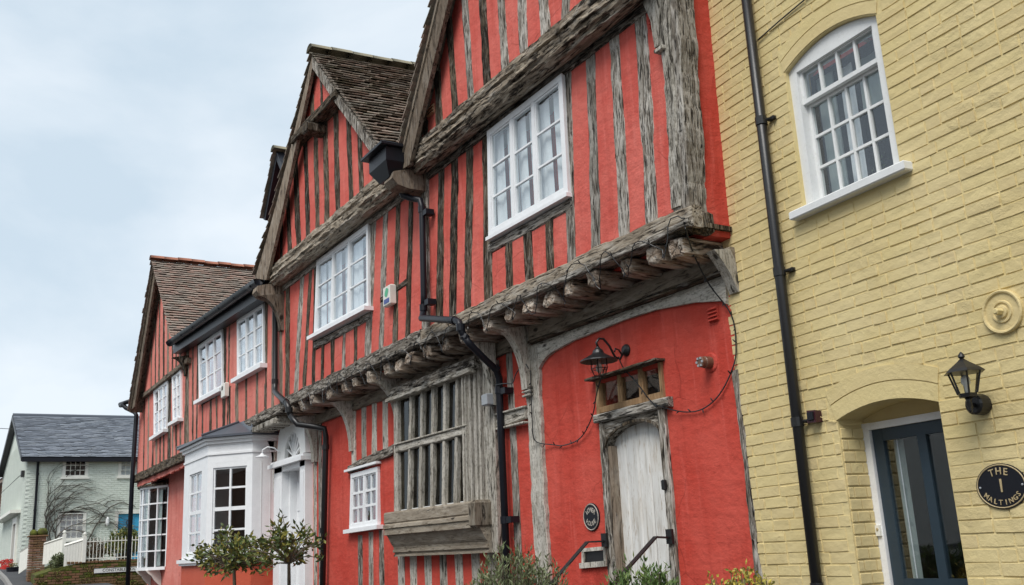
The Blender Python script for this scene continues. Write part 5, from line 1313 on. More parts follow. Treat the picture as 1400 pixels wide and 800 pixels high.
# ------------------------------------------------------------------ drainpipes and fittings of the timber houses
def pipe_thing(label, base, runs, mat='black', r=.036, clips=()):
    t = thing('drainpipe', label, 'drainpipe', base)
    for pts in runs:
        mb = MB(); mb.tube(pts, r, 12); mb.build('pipe', mat, t, True)
    for p, ax in clips:
        mb = MB(); d = Vector(ax) * .035; p = Vector(p); mb.tube([p - d, p + d], r * 1.22, 12); mb.build('collar', mat, t)
    return t
hp = pipe_thing('black rainwater head and drainpipe stepping down between the two red gables', (-8.30, -.1, .4),
    [[(-9.48, -.62, 5.58), (-9.47, -.58, 5.50), (-9.36, -.52, 5.44), (-9.27, -.47, 5.40), (-9.245, -.46, 5.30), (-9.27, -.46, 4.3), (-9.285, -.46, 4.12)],
     [(-9.285, -.46, 4.14), (-9.27, -.48, 4.06), (-9.2, -.53, 4.02), (-8.40, -.54, 3.815), (-8.33, -.54, 3.78), (-8.30, -.54, 3.70), (-8.28, -.50, 3.60)],
     [(-8.28, -.51, 3.62), (-8.27, -.46, 3.55), (-8.30, -.30, 3.43), (-8.33, -.14, 3.32), (-8.36, -.09, 3.24), (-8.37, -.09, 3.1), (-8.40, -.09, .4)]],
    clips=[((-9.25, -.46, 5.28), (0, 0, 1)), ((-9.283, -.46, 4.16), (0, 0, 1)), ((-8.45, -.54, 3.828), (1, 0, -.24)), ((-8.30, -.54, 3.72), (0, 0, 1)), ((-8.285, -.505, 3.62), (0, .3, .6)), ((-8.33, -.14, 3.33), (0, .5, -.4)), ((-8.37, -.09, 3.12), (0, 0, 1)), ((-8.385, -.09, 1.85), (0, 0, 1))])
for z, x in ((5.22, -9.2), (4.2, -9.22), (1.85, -8.33), (3.1, -8.32)):
    y_ = -.46 if z > 4 else -.09
    mb = MB(); mb.box((x, y_ - .02, z - .03), (x + .09, y_ + .08, z + .03)); mb.build('pipe_clip', 'black', hp)
# rainwater head: tapered box with a flat tray on top
mb = MB(); c = [(-9.74, -.88), (-9.26, -.88), (-9.26, -.58), (-9.74, -.58)]; d = [(-9.62, -.80), (-9.36, -.80), (-9.36, -.60), (-9.62, -.60)]
mb.add([(x, y, 5.98) for x, y in c] + [(x, y, 5.82) for x, y in c] + [(x, y, 5.66) for x, y in d], [(0, 1, 2, 3), (0, 4, 5, 1), (1, 5, 6, 2), (2, 6, 7, 3), (3, 7, 4, 0), (4, 8, 9, 5), (5, 9, 10, 6), (6, 10, 11, 7), (7, 11, 8, 4), (11, 10, 9, 8)]); mb.build('hopper', 'black', hp)
bbox('hopper_tray', (-9.82, -.95, 5.985), (-9.22, -.5, 6.025), 'black', hp)
mb = MB(); mb.hexa([(-9.66, -.7, 6.03), (-9.42, -.7, 6.03), (-9.40, .2, 6.32), (-9.64, .2, 6.32), (-9.66, -.7, 6.0), (-9.42, -.7, 6.0), (-9.40, .2, 6.28), (-9.64, .2, 6.28)]); mb.build('valley_lead', 'lead', hp)
pipe_thing('black drainpipe cranked over the jetty beside the white fanlight door', (-13.5, -.1, .6),
    [[(-14.63, -.62, 5.75), (-14.66, -.50, 5.62), (-14.66, -.43, 5.5), (-14.62, -.43, 4.2), (-14.56, -.45, 4.08), (-14.3, -.50, 4.0), (-13.7, -.55, 3.78), (-13.62, -.55, 3.72), (-13.58, -.52, 3.56)],
     [(-13.58, -.53, 3.58), (-13.5, -.45, 3.44), (-13.4, -.25, 3.40), (-13.30, -.12, 3.36), (-13.32, -.09, 3.24), (-13.34, -.09, 3.0), (-13.52, -.09, .5)]], 'iron', .042,
    clips=[((-14.63, -.43, 4.25), (0, 0, 1)), ((-13.75, -.545, 3.80), (1, 0, -.4)), ((-13.6, -.54, 3.66), (0, 0, 1)), ((-13.33, -.09, 3.1), (0, 0, 1)), ((-13.44, -.09, 1.95), (0, 0, 1))])
pipe_thing('black drainpipe on the far corner of the salmon house beside the bow window', (-26.2, -.4, .8),
    [[(-26.55, -.75, 5.62), (-26.35, -.72, 5.60), (-26.28, -.66, 5.52), (-26.0, -.50, 5.38), (-25.95, -.46, 5.3), (-26.0, -.48, 3.7), (-26.05, -.46, .8)], [(-26.62, -.75, 5.66), (-26.05, -.62, 5.66)]], 'black', .055)
# alarm boxes
def alarm(label, x0, x1, z0, z1, y, blob):
    t = thing('alarm_box', label, 'alarm box', ((x0 + x1) / 2, y, z0))
    bbox('casing', (x0, y - .075, z0), (x1, y, z1), 'plastic', t, .015)
    if blob:
        mb = MB(); cx, cz = (x0 + x1) / 2, z0 + (z1 - z0) * .66; mb.add([(cx + .05 * math.cos(a) * (1 + .3 * math.sin(2 * a)), y - .078, cz + .055 * math.sin(a)) for a in [i * .524 for i in range(12)]], [tuple(range(12))]); mb.build('emblem', 'green', t)
        mb = MB(); mb.box((x0 + .03, y - .079, z0 + .03), (x1 - .03, y - .074, z0 + .085)); mb.build('label_strip', 'blue', t)
    else:
        mb = MB(); mb.box((x0 + .04, y - .079, z0 + .14), (x0 + .13, y - .074, z1 - .05)); mb.build('emblem', 'letter_grey', t)
alarm('cream alarm box with green emblem and blue strip on the red wall', -10.38, -10.17, 4.42, 4.665, P1 - .02, True)
alarm('small white alarm box under the salmon upper window', -17.74, -17.48, 4.46, 4.72, P1 - .02, False)
# security light under the jetty
t = thing('security_light', 'small grey metal light fixed beside the drainpipe under the jetty', 'security light', (-8.52, -.1, 3.0))
bbox('body', (-8.55, -.20, 2.98), (-8.43, -.06, 3.10), 'grey_metal', t, .012); bbox('bracket', (-8.51, -.12, 3.10), (-8.47, -.03, 3.22), 'grey_metal', t)
# hanging lantern over the plank door
t = thing('wall_lamp', 'black swan neck lamp with wide shade above the arched plank door', 'wall lamp', (-6.376, -.01, 3.08))
mb = MB(); mb.lathe([(.052, 0), (.052, .012), (.04, .03), (.015, .04)], 18, (-6.376, -.0, 3.142), 'y'); mb.build('back_plate', 'iron', t)
lx, ly = -6.376, -.30
mb = MB(); mb.tube([(-6.376, -.03, 3.13), (-6.376, -.08, 3.06), (-6.376, -.13, 3.08), (-6.376, -.18, 3.17), (-6.376, -.235, 3.225), (lx, -.28, 3.225), (lx, ly - .01, 3.19), (lx, ly, 3.155)], .010, 8); mb.tube([(-6.376, -.05, 3.09), (-6.376, -.085, 3.14), (-6.376, -.12, 3.15), (-6.376, -.13, 3.12)], .007, 6); mb.build('arm', 'iron', t, True)
mb = MB(); mb.lathe([(.012, .17), (.022, .155), (.04, .14), (.05, .115), (.06, .105), (.155, .055), (.157, .045), (.148, .045), (.05, .085)], 24, (lx, ly, 2.985)); mb.build('shade', 'iron', t, False)
mb = MB(); mb.lathe([(.05, .09), (.055, .04), (.052, -.01), (.03, -.04), (.005, -.045)], 14, (lx, ly, 2.96)); mb.build('glass_jar', 'lamp_glass', t, True)
for k in range(4):
    a = math.pi / 4 + k * math.pi / 2; ca, sa = math.cos(a), math.sin(a)
    mb = MB(); mb.tube([(lx + .064 * ca, ly + .064 * sa, 3.05), (lx + .066 * ca, ly + .066 * sa, 2.97), (lx + .045 * ca, ly + .045 * sa, 2.92), (lx, ly, 2.905)], .005, 5); mb.build('cage_wire', 'iron', t)
mb = MB(); mb.tube([(lx + .066 * math.cos(a), ly + .066 * math.sin(a), 2.97) for a in [i * .349 for i in range(19)]], .004, 5, False); mb.build('cage_ring', 'iron', t)
mb = MB(); mb.lathe([(.014, 3.04), (.014, 3.01), (.03, 2.985), (.026, 2.95), (.006, 2.935)], 12, (lx, ly, 0)); mb.build('bulb', 'bulb', t, True)
# white gooseneck lamp by the fanlight door
t = thing('wall_lamp', 'small white gooseneck lamp beside the fanlight', 'wall lamp', (-15.50, -.12, 3.2))
mb = MB(); mb.tube([(-15.35, -.12, 3.24), (-15.36, -.20, 3.31), (-15.4, -.30, 3.33), (-15.44, -.36, 3.29), (-15.45, -.37, 3.23)], .011, 8); mb.build('arm', 'white', t, True)
mb = MB(); mb.lathe([(.02, 3.235), (.035, 3.21), (.105, 3.18), (.105, 3.172)], 16, (-15.45, -.37, 0)); mb.build('shade', 'white', t)
# flue-like spotlight
t = thing('spot_fitting', 'round metal fitting with painted flange on the red wall near the yellow house', 'wall fitting', (-5.378, 0, 2.76))
mb = MB(); mb.lathe([(.075, -.01), (.075, .006), (.066, .012), (.05, .012)], 22, (-5.378, 0, 2.851), 'y'); mb.build('flange', 'red', t)
mb = MB(); mb.lathe([(.045, 0), (.045, .06), (.040, .065), (.040, .10), (.032, .105), (.02, .10)], 18, (-5.378, -.01, 2.851), 'y'); mb.build('nozzle', 'copper', t)
for k in range(6):
    a = k * math.pi / 3; mb = MB(); mb.box((-5.378 + .03 * math.cos(a) - .008, -.118, 2.851 + .03 * math.sin(a) - .008), (-5.378 + .03 * math.cos(a) + .008, -.10, 2.851 + .03 * math.sin(a) + .008)); mb.build('stud_head', 'grey_metal', t)
# round house plaque
t = thing('house_plaque', 'round black plaque reading LOWER HOUSE on the red wall left of the plank door', 'plaque', (-7.04, 0, 1.72))
mb = MB(); mb.lathe([(.118, 0), (.118, .012), (.108, .016)], 28, (-7.042, 0, 1.808), 'y'); mb.build('plate', 'black', t)
mb = MB(); mb.tube([(-7.042 + .108 * math.cos(a), -.016, 1.808 + .108 * math.sin(a)) for a in [i * .2244 for i in range(29)]], .005, 5, False); mb.build('rim', 'silver', t)
for word, up in (('LOWER', 1), ('HOUSE', -1)):
    for i, ch in enumerate(word):
        a = (i - 2) * .42; x = -7.042 + .068 * math.sin(a) * 1.05; z = 1.808 + up * (.068 * math.cos(a) * .86)
        text_mesh('lettering', ch, .052, 'silver', t, Matrix.Translation((x, -.0165, z)) @ Matrix.Rotation(a * up * .8, 4, 'Y') @ FACE, .002, .001)
# handrails
for x, lab, y1, z1, y2, z2 in ((-6.85, 'black iron handrail sloping down left of the plank door', -.18, 1.60, -.62, 1.24), (-6.0, 'black iron handrail sloping down in front of the plank door', -.14, 1.61, -.62, 1.25)):
    t = thing('handrail', lab, 'handrail', (x, -.3, .5))
    mb = MB(); mb.box((x - .02, -.05, 1.555), (x + .05, -.03, 1.665)); mb.build('wall_plate', 'iron', t)
    for a, b in (((0, 1.60), (y1, z1)), ((y1, z1), (y2, z2)), ((y2, z2), (y2 - .25, z2 - .02))):
        mb = MB(); p = [Vector((x, a[0] - .03, a[1])), Vector((x, b[0] - .03, b[1]))]
        mb.add([p[0] + Vector((-.025, 0, -.006)), p[1] + Vector((-.025, 0, -.006)), p[1] + Vector((.025, 0, -.006)), p[0] + Vector((.025, 0, -.006)), p[0] + Vector((-.025, 0, .008)), p[1] + Vector((-.025, 0, .008)), p[1] + Vector((.025, 0, .008)), p[0] + Vector((.025, 0, .008))], [(0, 1, 2, 3), (7, 6, 5, 4), (0, 4, 5, 1), (1, 5, 6, 2), (2, 6, 7, 3), (3, 7, 4, 0)]); mb.build('rail', 'iron', t)
    ym = y1 + (y2 - y1) * .74; zm = z1 + (z2 - z1) * .74; mb = MB(); mb.tube([(x, ym - .03, zm), (x, ym - .03, .3)], .014, 8); mb.build('baluster', 'iron', t)
# fairy lights
def wire(pts, sub=5, jit=.0):
    P = [Vector(p) for p in pts]; out = []
    for i in range(len(P) - 1):
        p0, p1, p2, p3 = P[max(i - 1, 0)], P[i], P[i + 1], P[min(i + 2, len(P) - 1)]
        for k in range(sub):
            t = k / sub; out.append(.5 * ((2 * p1) + (p2 - p0) * t + (2 * p0 - 5 * p1 + 4 * p2 - p3) * t * t + (3 * p1 - p0 - 3 * p2 + p3) * t ** 3) + Vector((U(-jit, jit), U(-jit, jit), U(-jit, jit))))
    return out + [P[-1]]
def lights(t, pts, r, spacing, sub=5, jit=.0):
    w = wire(pts, sub, jit); mb = MB(); mb.tube(w, r, 5); mb.build('wire', 'iron', t)
    acc = 0; mb = MB(); any_ = False; sd = 1
    for a, b in zip(w[:-1], w[1:]):
        acc += (b - a).length
        if acc > spacing:
            acc = 0; sd = -sd; d = Vector((U(-.5, .5), U(-1, 0), sd * 1.0 + U(-.4, .4))).normalized()
            m2 = MB(); m2.tube([b, b + d * .022, b + d * .034], [.005, .0055, .002], 5); m2.build('bulb', 'iron', t)
t = thing('fairy_lights', 'dark fairy light string swagged across the red wall around the plank door', 'fairy lights', (-6.4, -.03, 2.5))
lights(t, [(-7.79, -.075, 3.22), (-7.80, -.075, 3.0), (-7.80, -.08, 2.75), (-7.78, -.075, 2.55), (-7.58, -.02, 2.49), (-7.36, -.02, 2.46), (-7.10, -.02, 2.50), (-6.88, -.04, 2.66), (-6.76, -.06, 2.85), (-6.62, -.08, 3.0), (-6.52, -.12, 3.05)], .0055, .10)
lights(t, [(-6.37, -.10, 3.08), (-6.33, -.08, 2.97), (-6.22, -.05, 2.84), (-6.05, -.055, 2.66), (-5.93, -.05, 2.60), (-5.72, -.02, 2.53), (-5.50, -.02, 2.52), (-5.30, -.02, 2.60), (-5.14, -.02, 2.76), (-5.08, -.02, 2.9), (-5.09, -.02, 3.15), (-5.2, -.10, 3.40), (-5.12, -.30, 3.60), (-5.0, -.47, 3.78)], .0055, .10)
t = thing('fairy_lights', 'tangled fairy light string looped along the jetty joist ends', 'fairy lights', (-9.0, -.47, 3.6))
pts = [(-4.98, -.48, 3.80)]; x = -5.1
while x > -13.4:
    pts += [(x, -.50, 3.80 + U(-.03, .05)), (x - .10, -.49 + U(-.03, .03), 3.64 + U(-.07, .05)), (x - .19, -.47 + U(-.03, .05), 3.62 + U(-.06, .06)), (x - .28, -.49, 3.76 + U(-.04, .04))]; x -= U(.33, .52)
lights(t, pts, .0045, .16, 4, .006)
t = thing('black_cable', 'black cable looping from the carved post to the security light', 'cable', (-8.1, -.1, 3.1))
mb = MB(); mb.tube(wire([(-7.80, -.09, 3.24), (-7.86, -.10, 3.30), (-7.98, -.12, 3.22), (-8.06, -.12, 3.14), (-8.2, -.12, 3.16), (-8.42, -.12, 3.18)]), .006, 5); mb.build('wire', 'iron', t)

# ------------------------------------------------------------------ pale green house across the side lane
G = thing('brick_house', 'pale sage green painted brick cottage with slate roof and blue door', 'house', (-44, 1.5, 1.6))
gx, gy0, gy1, ge = -40.0, -1.71, 7.5, 5.70
xb, xa, za = -51.9, -45.7, 7.86
mb = MB()
def hole_face(holes, ya, yb, z0, z1):
    ys = sorted(set([ya, yb] + [h[0] for h in holes] + [h[1] for h in holes])); zs = sorted(set([z0, z1] + [h[2] for h in holes] + [h[3] for h in holes]))
    for i in range(len(ys) - 1):
        for j in range(len(zs) - 1):
            cy, cz = (ys[i] + ys[i + 1]) / 2, (zs[j] + zs[j + 1]) / 2
            if any(h[0] < cy < h[1] and h[2] < cz < h[3] for h in holes): continue
            mb.add([(gx, ys[i], zs[j]), (gx, ys[i + 1], zs[j]), (gx, ys[i + 1], zs[j + 1]), (gx, ys[i], zs[j + 1])], [(0, 1, 2, 3)])
    for h in holes:
        a, b, c, d = h
        for p, q in (((a, c), (b, c)), ((b, c), (b, d)), ((b, d), (a, d)), ((a, d), (a, c))):
            mb.add([(gx, *p), (gx, *q), (gx - .15, *q), (gx - .15, *p)], [(0, 1, 2, 3)])
GW = [(-.47, .32, 4.93, 5.62), (1.48, 2.27, 4.93, 5.62), (-.53, .35, 2.66, 3.64), (1.46, 2.36, 1.6, 3.62)]
hole_face(GW, gy0, gy1, .8, ge + .05)
mb.add([(gx, gy0, .8), (gx, gy0, ge), (xa, gy0, za), (xb, gy0, 6.2), (xb, gy0, .8)], [(0, 1, 2, 3, 4)])
mb.add([(xb, gy0, .8), (xb, gy0, 6.2), (xb, gy1, 6.2), (xb, gy1, .8)], [(0, 1, 2, 3)])
mb.build('wall', 'pale_green', G)
# individual courses are far too fine here: shallow relief bricks as one joined part
mb = MB(); z = 1.4; r = 0
while z < 5.60:
    y = gy0 + (.0 if r % 2 else .11)
    while y < 3.0:
        y2 = min(y + .215, 3.0)
        if not any(h[0] - .05 < y2 and y < h[1] + .05 and h[2] - .05 < z + .07 and z < h[3] + .08 for h in GW):
            o = U(.010, .02); mb.add([(gx + o, y + .006, z + .010), (gx + o, y2 - .006, z + .010), (gx + o, y2 - .006, z + .066), (gx + o, y + .006, z + .066), (gx, y, z), (gx, y2, z), (gx, y2, z + .072), (gx, y, z + .072)], [(0, 1, 2, 3), (4, 5, 1, 0), (5, 6, 2, 1), (6, 7, 3, 2), (7, 4, 0, 3)])
        y += .225
    z += .075; r += 1
o = mb.build('bricks', 'pale_green', G); o['kind'] = 'stuff'
mb = MB(); z = 1.5; r = 0
while z < 6.6:
    x = gx - (.0 if r % 2 else .11)
    while x > -52:
        zt = min(line(gx, ge, xa, za)(x), line(xb, 6.2, xa, za)(x)) if x > xb else 0
        if z < zt - .1 and not (-43.7 < x < -41.6 and z < 3.9) : mb.add([(x - .21, gy0 - U(.003, .010), z + .004), (x - .004, gy0 - .006, z + .004), (x - .004, gy0 - .006, z + .068), (x - .21, gy0 - .006, z + .068)], [(0, 1, 2, 3)])
        x -= .225
    z += .075; r += 1
o = mb.build('bricks', 'pale_green', G); o['kind'] = 'stuff'
mb = MB(); rz = za + .1
mb.hexa([(gx + .22, gy0 - .2, ge - .08), (xa, gy0 - .2, rz), (xa, gy1, rz), (gx + .22, gy1, ge - .08), (gx + .16, gy0 - .2, ge - .2), (xa, gy0 - .2, rz - .14), (xa, gy1, rz - .14), (gx + .16, gy1, ge - .2)])
mb.hexa([(xb - .22, gy0 - .2, 6.08), (xa, gy0 - .2, rz), (xa, gy1, rz), (xb - .22, gy1, 6.08), (xb - .16, gy0 - .2, 5.95), (xa, gy0 - .2, rz - .14), (xa, gy1, rz - .14), (xb - .16, gy1, 5.95)])
gr = mb.build('roof', 'black', G)
eu = Vector((xa - gx - .22, 0, rz - ge + .08))
tiles('slates', gr, (gx + .24, gy0 - .22, ge - .065), (0, 1, 0), 9.0, eu, eu.length, 'slate', gauge=.20, tw=.28, th=.008, jag=.005)
mb = MB(); mb.tube([(xa, gy0 - .22, rz + .02), (xa, gy1, rz + .02)], .10, 8); mb.build('ridge', 'lead', gr)
mb = MB(); mb.box((gx + .16, gy0 - .2, ge - .22), (gx + .30, gy1, ge - .07)); mb.build('gutter', 'black', gr)
mb = MB(); mb.hexa([(gx + .24, gy0 - .24, ge - .2), (xa, gy0 - .24, rz - .16), (xa, gy0 - .24, rz + .04), (gx + .24, gy0 - .24, ge - .03), (gx + .24, gy0 - .2, ge - .2), (xa, gy0 - .2, rz - .16), (xa, gy0 - .2, rz + .04), (gx + .24, gy0 - .2, ge - .03)]); mb.build('verge_board', 'black', gr)
mb = MB(); mb.hexa([(xb - .24, gy0 - .24, 5.9), (xa, gy0 - .24, rz - .16), (xa, gy0 - .24, rz + .04), (xb - .24, gy0 - .24, 6.1), (xb - .24, gy0 - .2, 5.9), (xa, gy0 - .2, rz - .16), (xa, gy0 - .2, rz + .04), (xb - .24, gy0 - .2, 6.1)]); mb.build('verge_board', 'black', gr)
def gwin(h, cols, rows, room=True):
    a, b, c, d = h; x = gx - .05
    mb = MB()
    for p, q in (((a - .05, c), (a + .06, d)), ((b - .06, c), (b + .05, d)), ((a + .06, d - .06), (b - .06, d + .05)), ((a + .06, c - .0), (b - .06, c + .07)), ): mb.box((x - .05, p[0], p[1]), (gx + .03, q[0], q[1]))
    w = mb.build('window', 'cream', G)
    mb = MB(); mb.box((gx - .05, a - .1, c - .07), (gx + .08, b + .1, c)); mb.build('sill', 'cream', w)
    for i in range(1, cols): mb = MB(); y = a + .06 + (b - a - .12) * i / cols; mb.box((x, y - .012, c + .07), (x + .03, y + .012, d - .06)); mb.build('glazing_bar', 'cream', w)
    for j in range(1, rows): mb = MB(); z = c + .07 + (d - c - .13) * j / rows; mb.box((x + .002, a + .06, z - .014), (x + .032, b - .06, z + .014)); mb.build('glazing_bar', 'cream', w)
    for i in range(cols):
        for j in range(rows):
            y0, y1 = a + .06 + (b - a - .12) * i / cols, a + .06 + (b - a - .12) * (i + 1) / cols; z0, z1 = c + .07 + (d - c - .13) * j / rows, c + .07 + (d - c - .13) * (j + 1) / rows; s = U(-.003, .003)
            mb = MB(); mb.hexa([(x + .012 + s, y0, z0), (x + .012 - s, y1, z0), (x + .012 - s, y1, z1), (x + .012 + s, y0, z1), (x + .008 + s, y0, z0), (x + .008 - s, y1, z0), (x + .008 - s, y1, z1), (x + .008 + s, y0, z1)]); mb.build('pane', 'glass', w)
    mb = MB(); mb.box((x - .2, a, c), (x - .15, b, d)); mb.build('room_recess', 'room', w)
    return w
gwin(GW[0], 4, 3)
w = gwin(GW[1], 4, 3); mb = MB(); mb.box((gx - .14, 1.5, 4.95), (gx - .12, 2.25, 5.6)); mb.build('net_curtain', 'curtain', w)
w = gwin(GW[2], 4, 4); mb = MB(); mb.box((gx - .14, -.5, 2.7), (gx - .12, .33, 3.6)); mb.build('net_curtain', 'curtain', w)
mb = MB(); n = 10
for i in range(n):
    a, b = -.56 + .94 * i / n, -.56 + .94 * (i + 1) / n; f_ = lambda y: 3.64 + .06 * (1 - ((y + .09) / .47) ** 2)
    mb.hexa([(gx + .03, a, 3.62), (gx + .03, b, 3.62), (gx + .03, b, f_(b)), (gx + .03, a, f_(a)), (gx - .05, a, 3.62), (gx - .05, b, 3.62), (gx - .05, b, f_(b)), (gx - .05, a, f_(a))])
mb.build('arched_head', 'cream', w)
# blue door
mb = MB(); mb.box((gx - .1, 1.40, 1.6), (gx + .02, 1.52, 3.64)); mb.box((gx - .1, 2.30, 1.6), (gx + .02, 2.42, 3.64)); mb.box((gx - .1, 1.52, 3.54), (gx + .02, 2.30, 3.68)); df = mb.build('door_frame', 'cream', G)
mb = MB(); mb.box((gx - .1, 1.52, 1.6), (gx - .06, 2.30, 3.54)); dd = mb.build('door', 'sky_blue', G)
mb = MB(); mb.box((gx - .07, 1.70, 2.5), (gx - .05, 2.12, 3.40)); mb.build('leaded_pane', 'glass', dd)
for k in range(4):
    z = 2.62 + k * .2
    mb = MB(); mb.tube([(gx - .045, 1.91 + .09 * math.sin(a), z + .09 * math.cos(a)) for a in [i * .785 for i in range(9)]], .014, 4, False); mb.build('lead_came', 'letter_grey', dd)
# street-side door with hood on the gable wall
mb = MB(); mb.box((-43.6, gy0 - .08, 1.55), (-43.3, gy0 + .05, 3.62)); mb.box((-42.0, gy0 - .08, 1.55), (-41.7, gy0 + .05, 3.62)); mb.box((-43.3, gy0 - .08, 3.40), (-42.0, gy0 + .05, 3.62)); sd = mb.build('door_case', 'cream', G)
mb = MB(); mb.box((-43.3, gy0 - .0, 1.55), (-42.0, gy0 + .04, 3.4)); mb.build('door', 'cream', G)
mb = MB(); mb.tube([(-42.65, gy0 - .02, 1.6), (-42.65, gy0 - .02, 3.4)], .03, 5); mb.build('door_meeting_strip', 'white_old', sd)
mb = MB(); mb.box((-49.5, gy0 - .35, 3.74), (-41.2, gy0 + .02, 3.86)); mb.build('hood_board', 'cream', G)
t = pipe_thing('thin black drainpipe on the pale green cottage front', (gx + .06, -1.33, 2.0), [[(gx + .2, -1.36, 5.55), (gx + .07, -1.36, 5.40), (gx + .06, -1.35, 4.0), (gx + .06, -1.35, 1.8)]], 'black', .045, clips=[((gx + .06, -1.35, 5.05), (0, 0, 1)), ((gx + .06, -1.35, 3.75), (0, 0, 1)), ((gx + .06, -1.35, 2.62), (0, 0, 1))])
bbox('junction_box', (gx - 1.0, gy0 - .12, 5.02), (gx - .7, gy0 - .006, 5.25), 'letter_grey', G)
t = thing('wall_lamp', 'small wall lamp beside the blue cottage door', 'wall lamp', (gx, 1.12, 3.1)); bbox('back_plate', (gx, 1.07, 3.12), (gx + .03, 1.2, 3.4), 'iron', t); mb = MB(); mb.lathe([(.04, 3.12), (.07, 3.2), (.06, 3.38), (.01, 3.45)], 8, (gx + .1, 1.13, 0)); mb.build('lamp_glass', 'white_old', t)
t = thing('telephone_wire', 'thin wire crossing the pale green gable towards the sky', 'wire', (gx - .5, gy0 - .3, 5.1))
mb = MB(); mb.tube([(gx + .05, -1.35, 5.05), (gx - .85, gy0 - .1, 5.12), (-46, gy0 - .5, 4.7), (-60, gy0 - 1.5, 4.2)], .012, 4); mb.build('wire', 'letter_grey', t)
t = thing('telephone_wire', 'thin overhead wire running off to the left above the pale cottage', 'wire', (-44, -2, 7.3))
mb = MB(); mb.tube([(xa + .5, gy0 - .2, 7.35), (-46, -4.2, 7.55), (-46, -8, 7.8)], .012, 4); mb.build('wire', 'letter_grey', t)

# bare climber on the cottage front
vn = thing('bare_vine', 'leafless climber spreading over the pale green cottage wall', 'climber', (gx + .1, -.75, 1.9))
rs = random.Random(5)
def branch(p, d, L, r, depth, mb):
    pts = [p.copy()]; n = max(3, int(L / .10))
    for i in range(n):
        d = (d + Vector((0, rs.uniform(-.22, .22), rs.uniform(-.2, .2))) + Vector((0, .11 * i / n, -.075 * i / n))).normalized(); d.y = abs(d.y) if p.y < -1.0 else d.y; p = p + d * (L / n); p.x = gx + .05 + rs.uniform(0, .08); pts.append(p.copy())
        if depth < 3 and i > n * .25 and rs.random() < (.30 if depth == 0 else .34):
            branch(p, (d + Vector((0, rs.uniform(-.5, 1.0), rs.uniform(-.5, .4)))).normalized(), L * rs.uniform(.35, .6), r * .55, depth + 1, mb)
    mb.tube(pts, [r * (1 - .75 * i / n) for i in range(n + 1)], 5)
for k, (y, dy, L) in enumerate(((-.90, -.08, 2.6), (-.82, .05, 2.8), (-.74, .16, 2.8), (-.86, 0, 2.3), (-.70, .30, 2.4))):
    mb = MB(); branch(Vector((gx + .06, y, 2.0)), Vector((0, dy, 1)).normalized(), L, .03, 0, mb); mb.build('stem', 'vine', vn, True)
vn = thing('bare_vine', 'thin bare climber stem arching over the blue cottage door', 'climber', (gx + .1, .4, 1.9))
mb = MB(); mb.tube(wire([(gx + .06, .35, 2.0), (gx + .06, .55, 2.7), (gx + .06, .85, 3.3), (gx + .06, 1.15, 3.75), (gx + .06, 1.6, 3.95), (gx + .06, 2.1, 3.8)], 5, .02), [.03 - .0007 * i for i in range(26)], 5); mb.tube(wire([(gx + .06, 1.15, 3.75), (gx + .06, 1.0, 3.9), (gx + .06, 1.3, 4.05), (gx + .06, 1.7, 4.0)], 4, .03), .012, 4); mb.build('stem', 'vine', vn, True)

# ------------------------------------------------------------------ retaining wall, pier, fence and railing in front of the cottage
RX = -34.0
rw = thing('retaining_wall', 'mossy brown brick retaining wall below the white railing', 'wall', (RX, 0, 1.2))
v = []; ys = [-1.75, -1.5, -1.2, -.9, -.55, -.2, .2, .6, 1.1, 1.6, 2.5]; top = [1.48, 1.55, 1.65, 1.72, 1.76, 1.76, 1.76, 1.75, 1.74, 1.73, 1.73]
for y, z in zip(ys, top): v += [(RX, y, .9), (RX, y, z), (RX - 2.5, y, z + .1), (RX - 2.5, y, .9)]
mk('earth_fill', v, [(i * 4 + k, i * 4 + 4 + k, i * 4 + 4 + (k + 1) % 4, i * 4 + (k + 1) % 4) for i in range(10) for k in range(4)] + [(0, 1, 2, 3)], 'moss', rw)
zc = .95; r = 0
while zc < 1.76:
    y = -1.75 - (.11 if r % 2 else 0)
    while y < 1.7:
        zt = line(-1.75, 1.48, -.55, 1.76)(y) if y < -.55 else 1.75
        if zc + .05 < zt: 
            bbox('brick', (RX - .05, max(y, -1.8) + .006, zc + .006), (RX + .012 + U(0, .014), y + .215, zc + .07), random.choice(['brown_brick', 'brown_brick', 'moss']), rw, .006)
        y += .225
    zc += .077; r += 1
y = -.9
while y < 1.7:
    bbox('coping_brick', (RX - .2, y + .008, 1.765), (RX + .03, y + .10 + U(-.005, .005), 1.83 + U(-.01, .01)), 'brown_brick', rw, .008); y += .115
bp = thing('brick_pier', 'tall weathered brick pier with two mossy pots on top', 'pier', (-35.6, -1.55, 1.3))
zc = 1.15; r = 0
while zc < 2.62:
    for i in range(2):
        for (xx, yy) in ((-35.85, -1.83), (-35.85, -1.6)) if r % 2 == 0 else ((-35.85, -1.83), (-35.85, -1.715)):
            pass
    w = .25
    ys_ = [-1.85, -1.63, -1.37] if r % 2 else [-1.85, -1.74, -1.52, -1.37]
    for a, b in zip(ys_[:-1], ys_[1:]): bbox('brick', (-35.9, a + .005, zc + .004), (-35.42 + U(-.012, .012), b - .005, zc + .07), random.choice(['brown_brick', 'stock_brick', 'stock_brick']), bp, .008)
    zc += .076; r += 1
bbox('cap', (-35.95, -1.90, zc), (-35.38, -1.32, zc + .05), 'brown_brick', bp, .012)
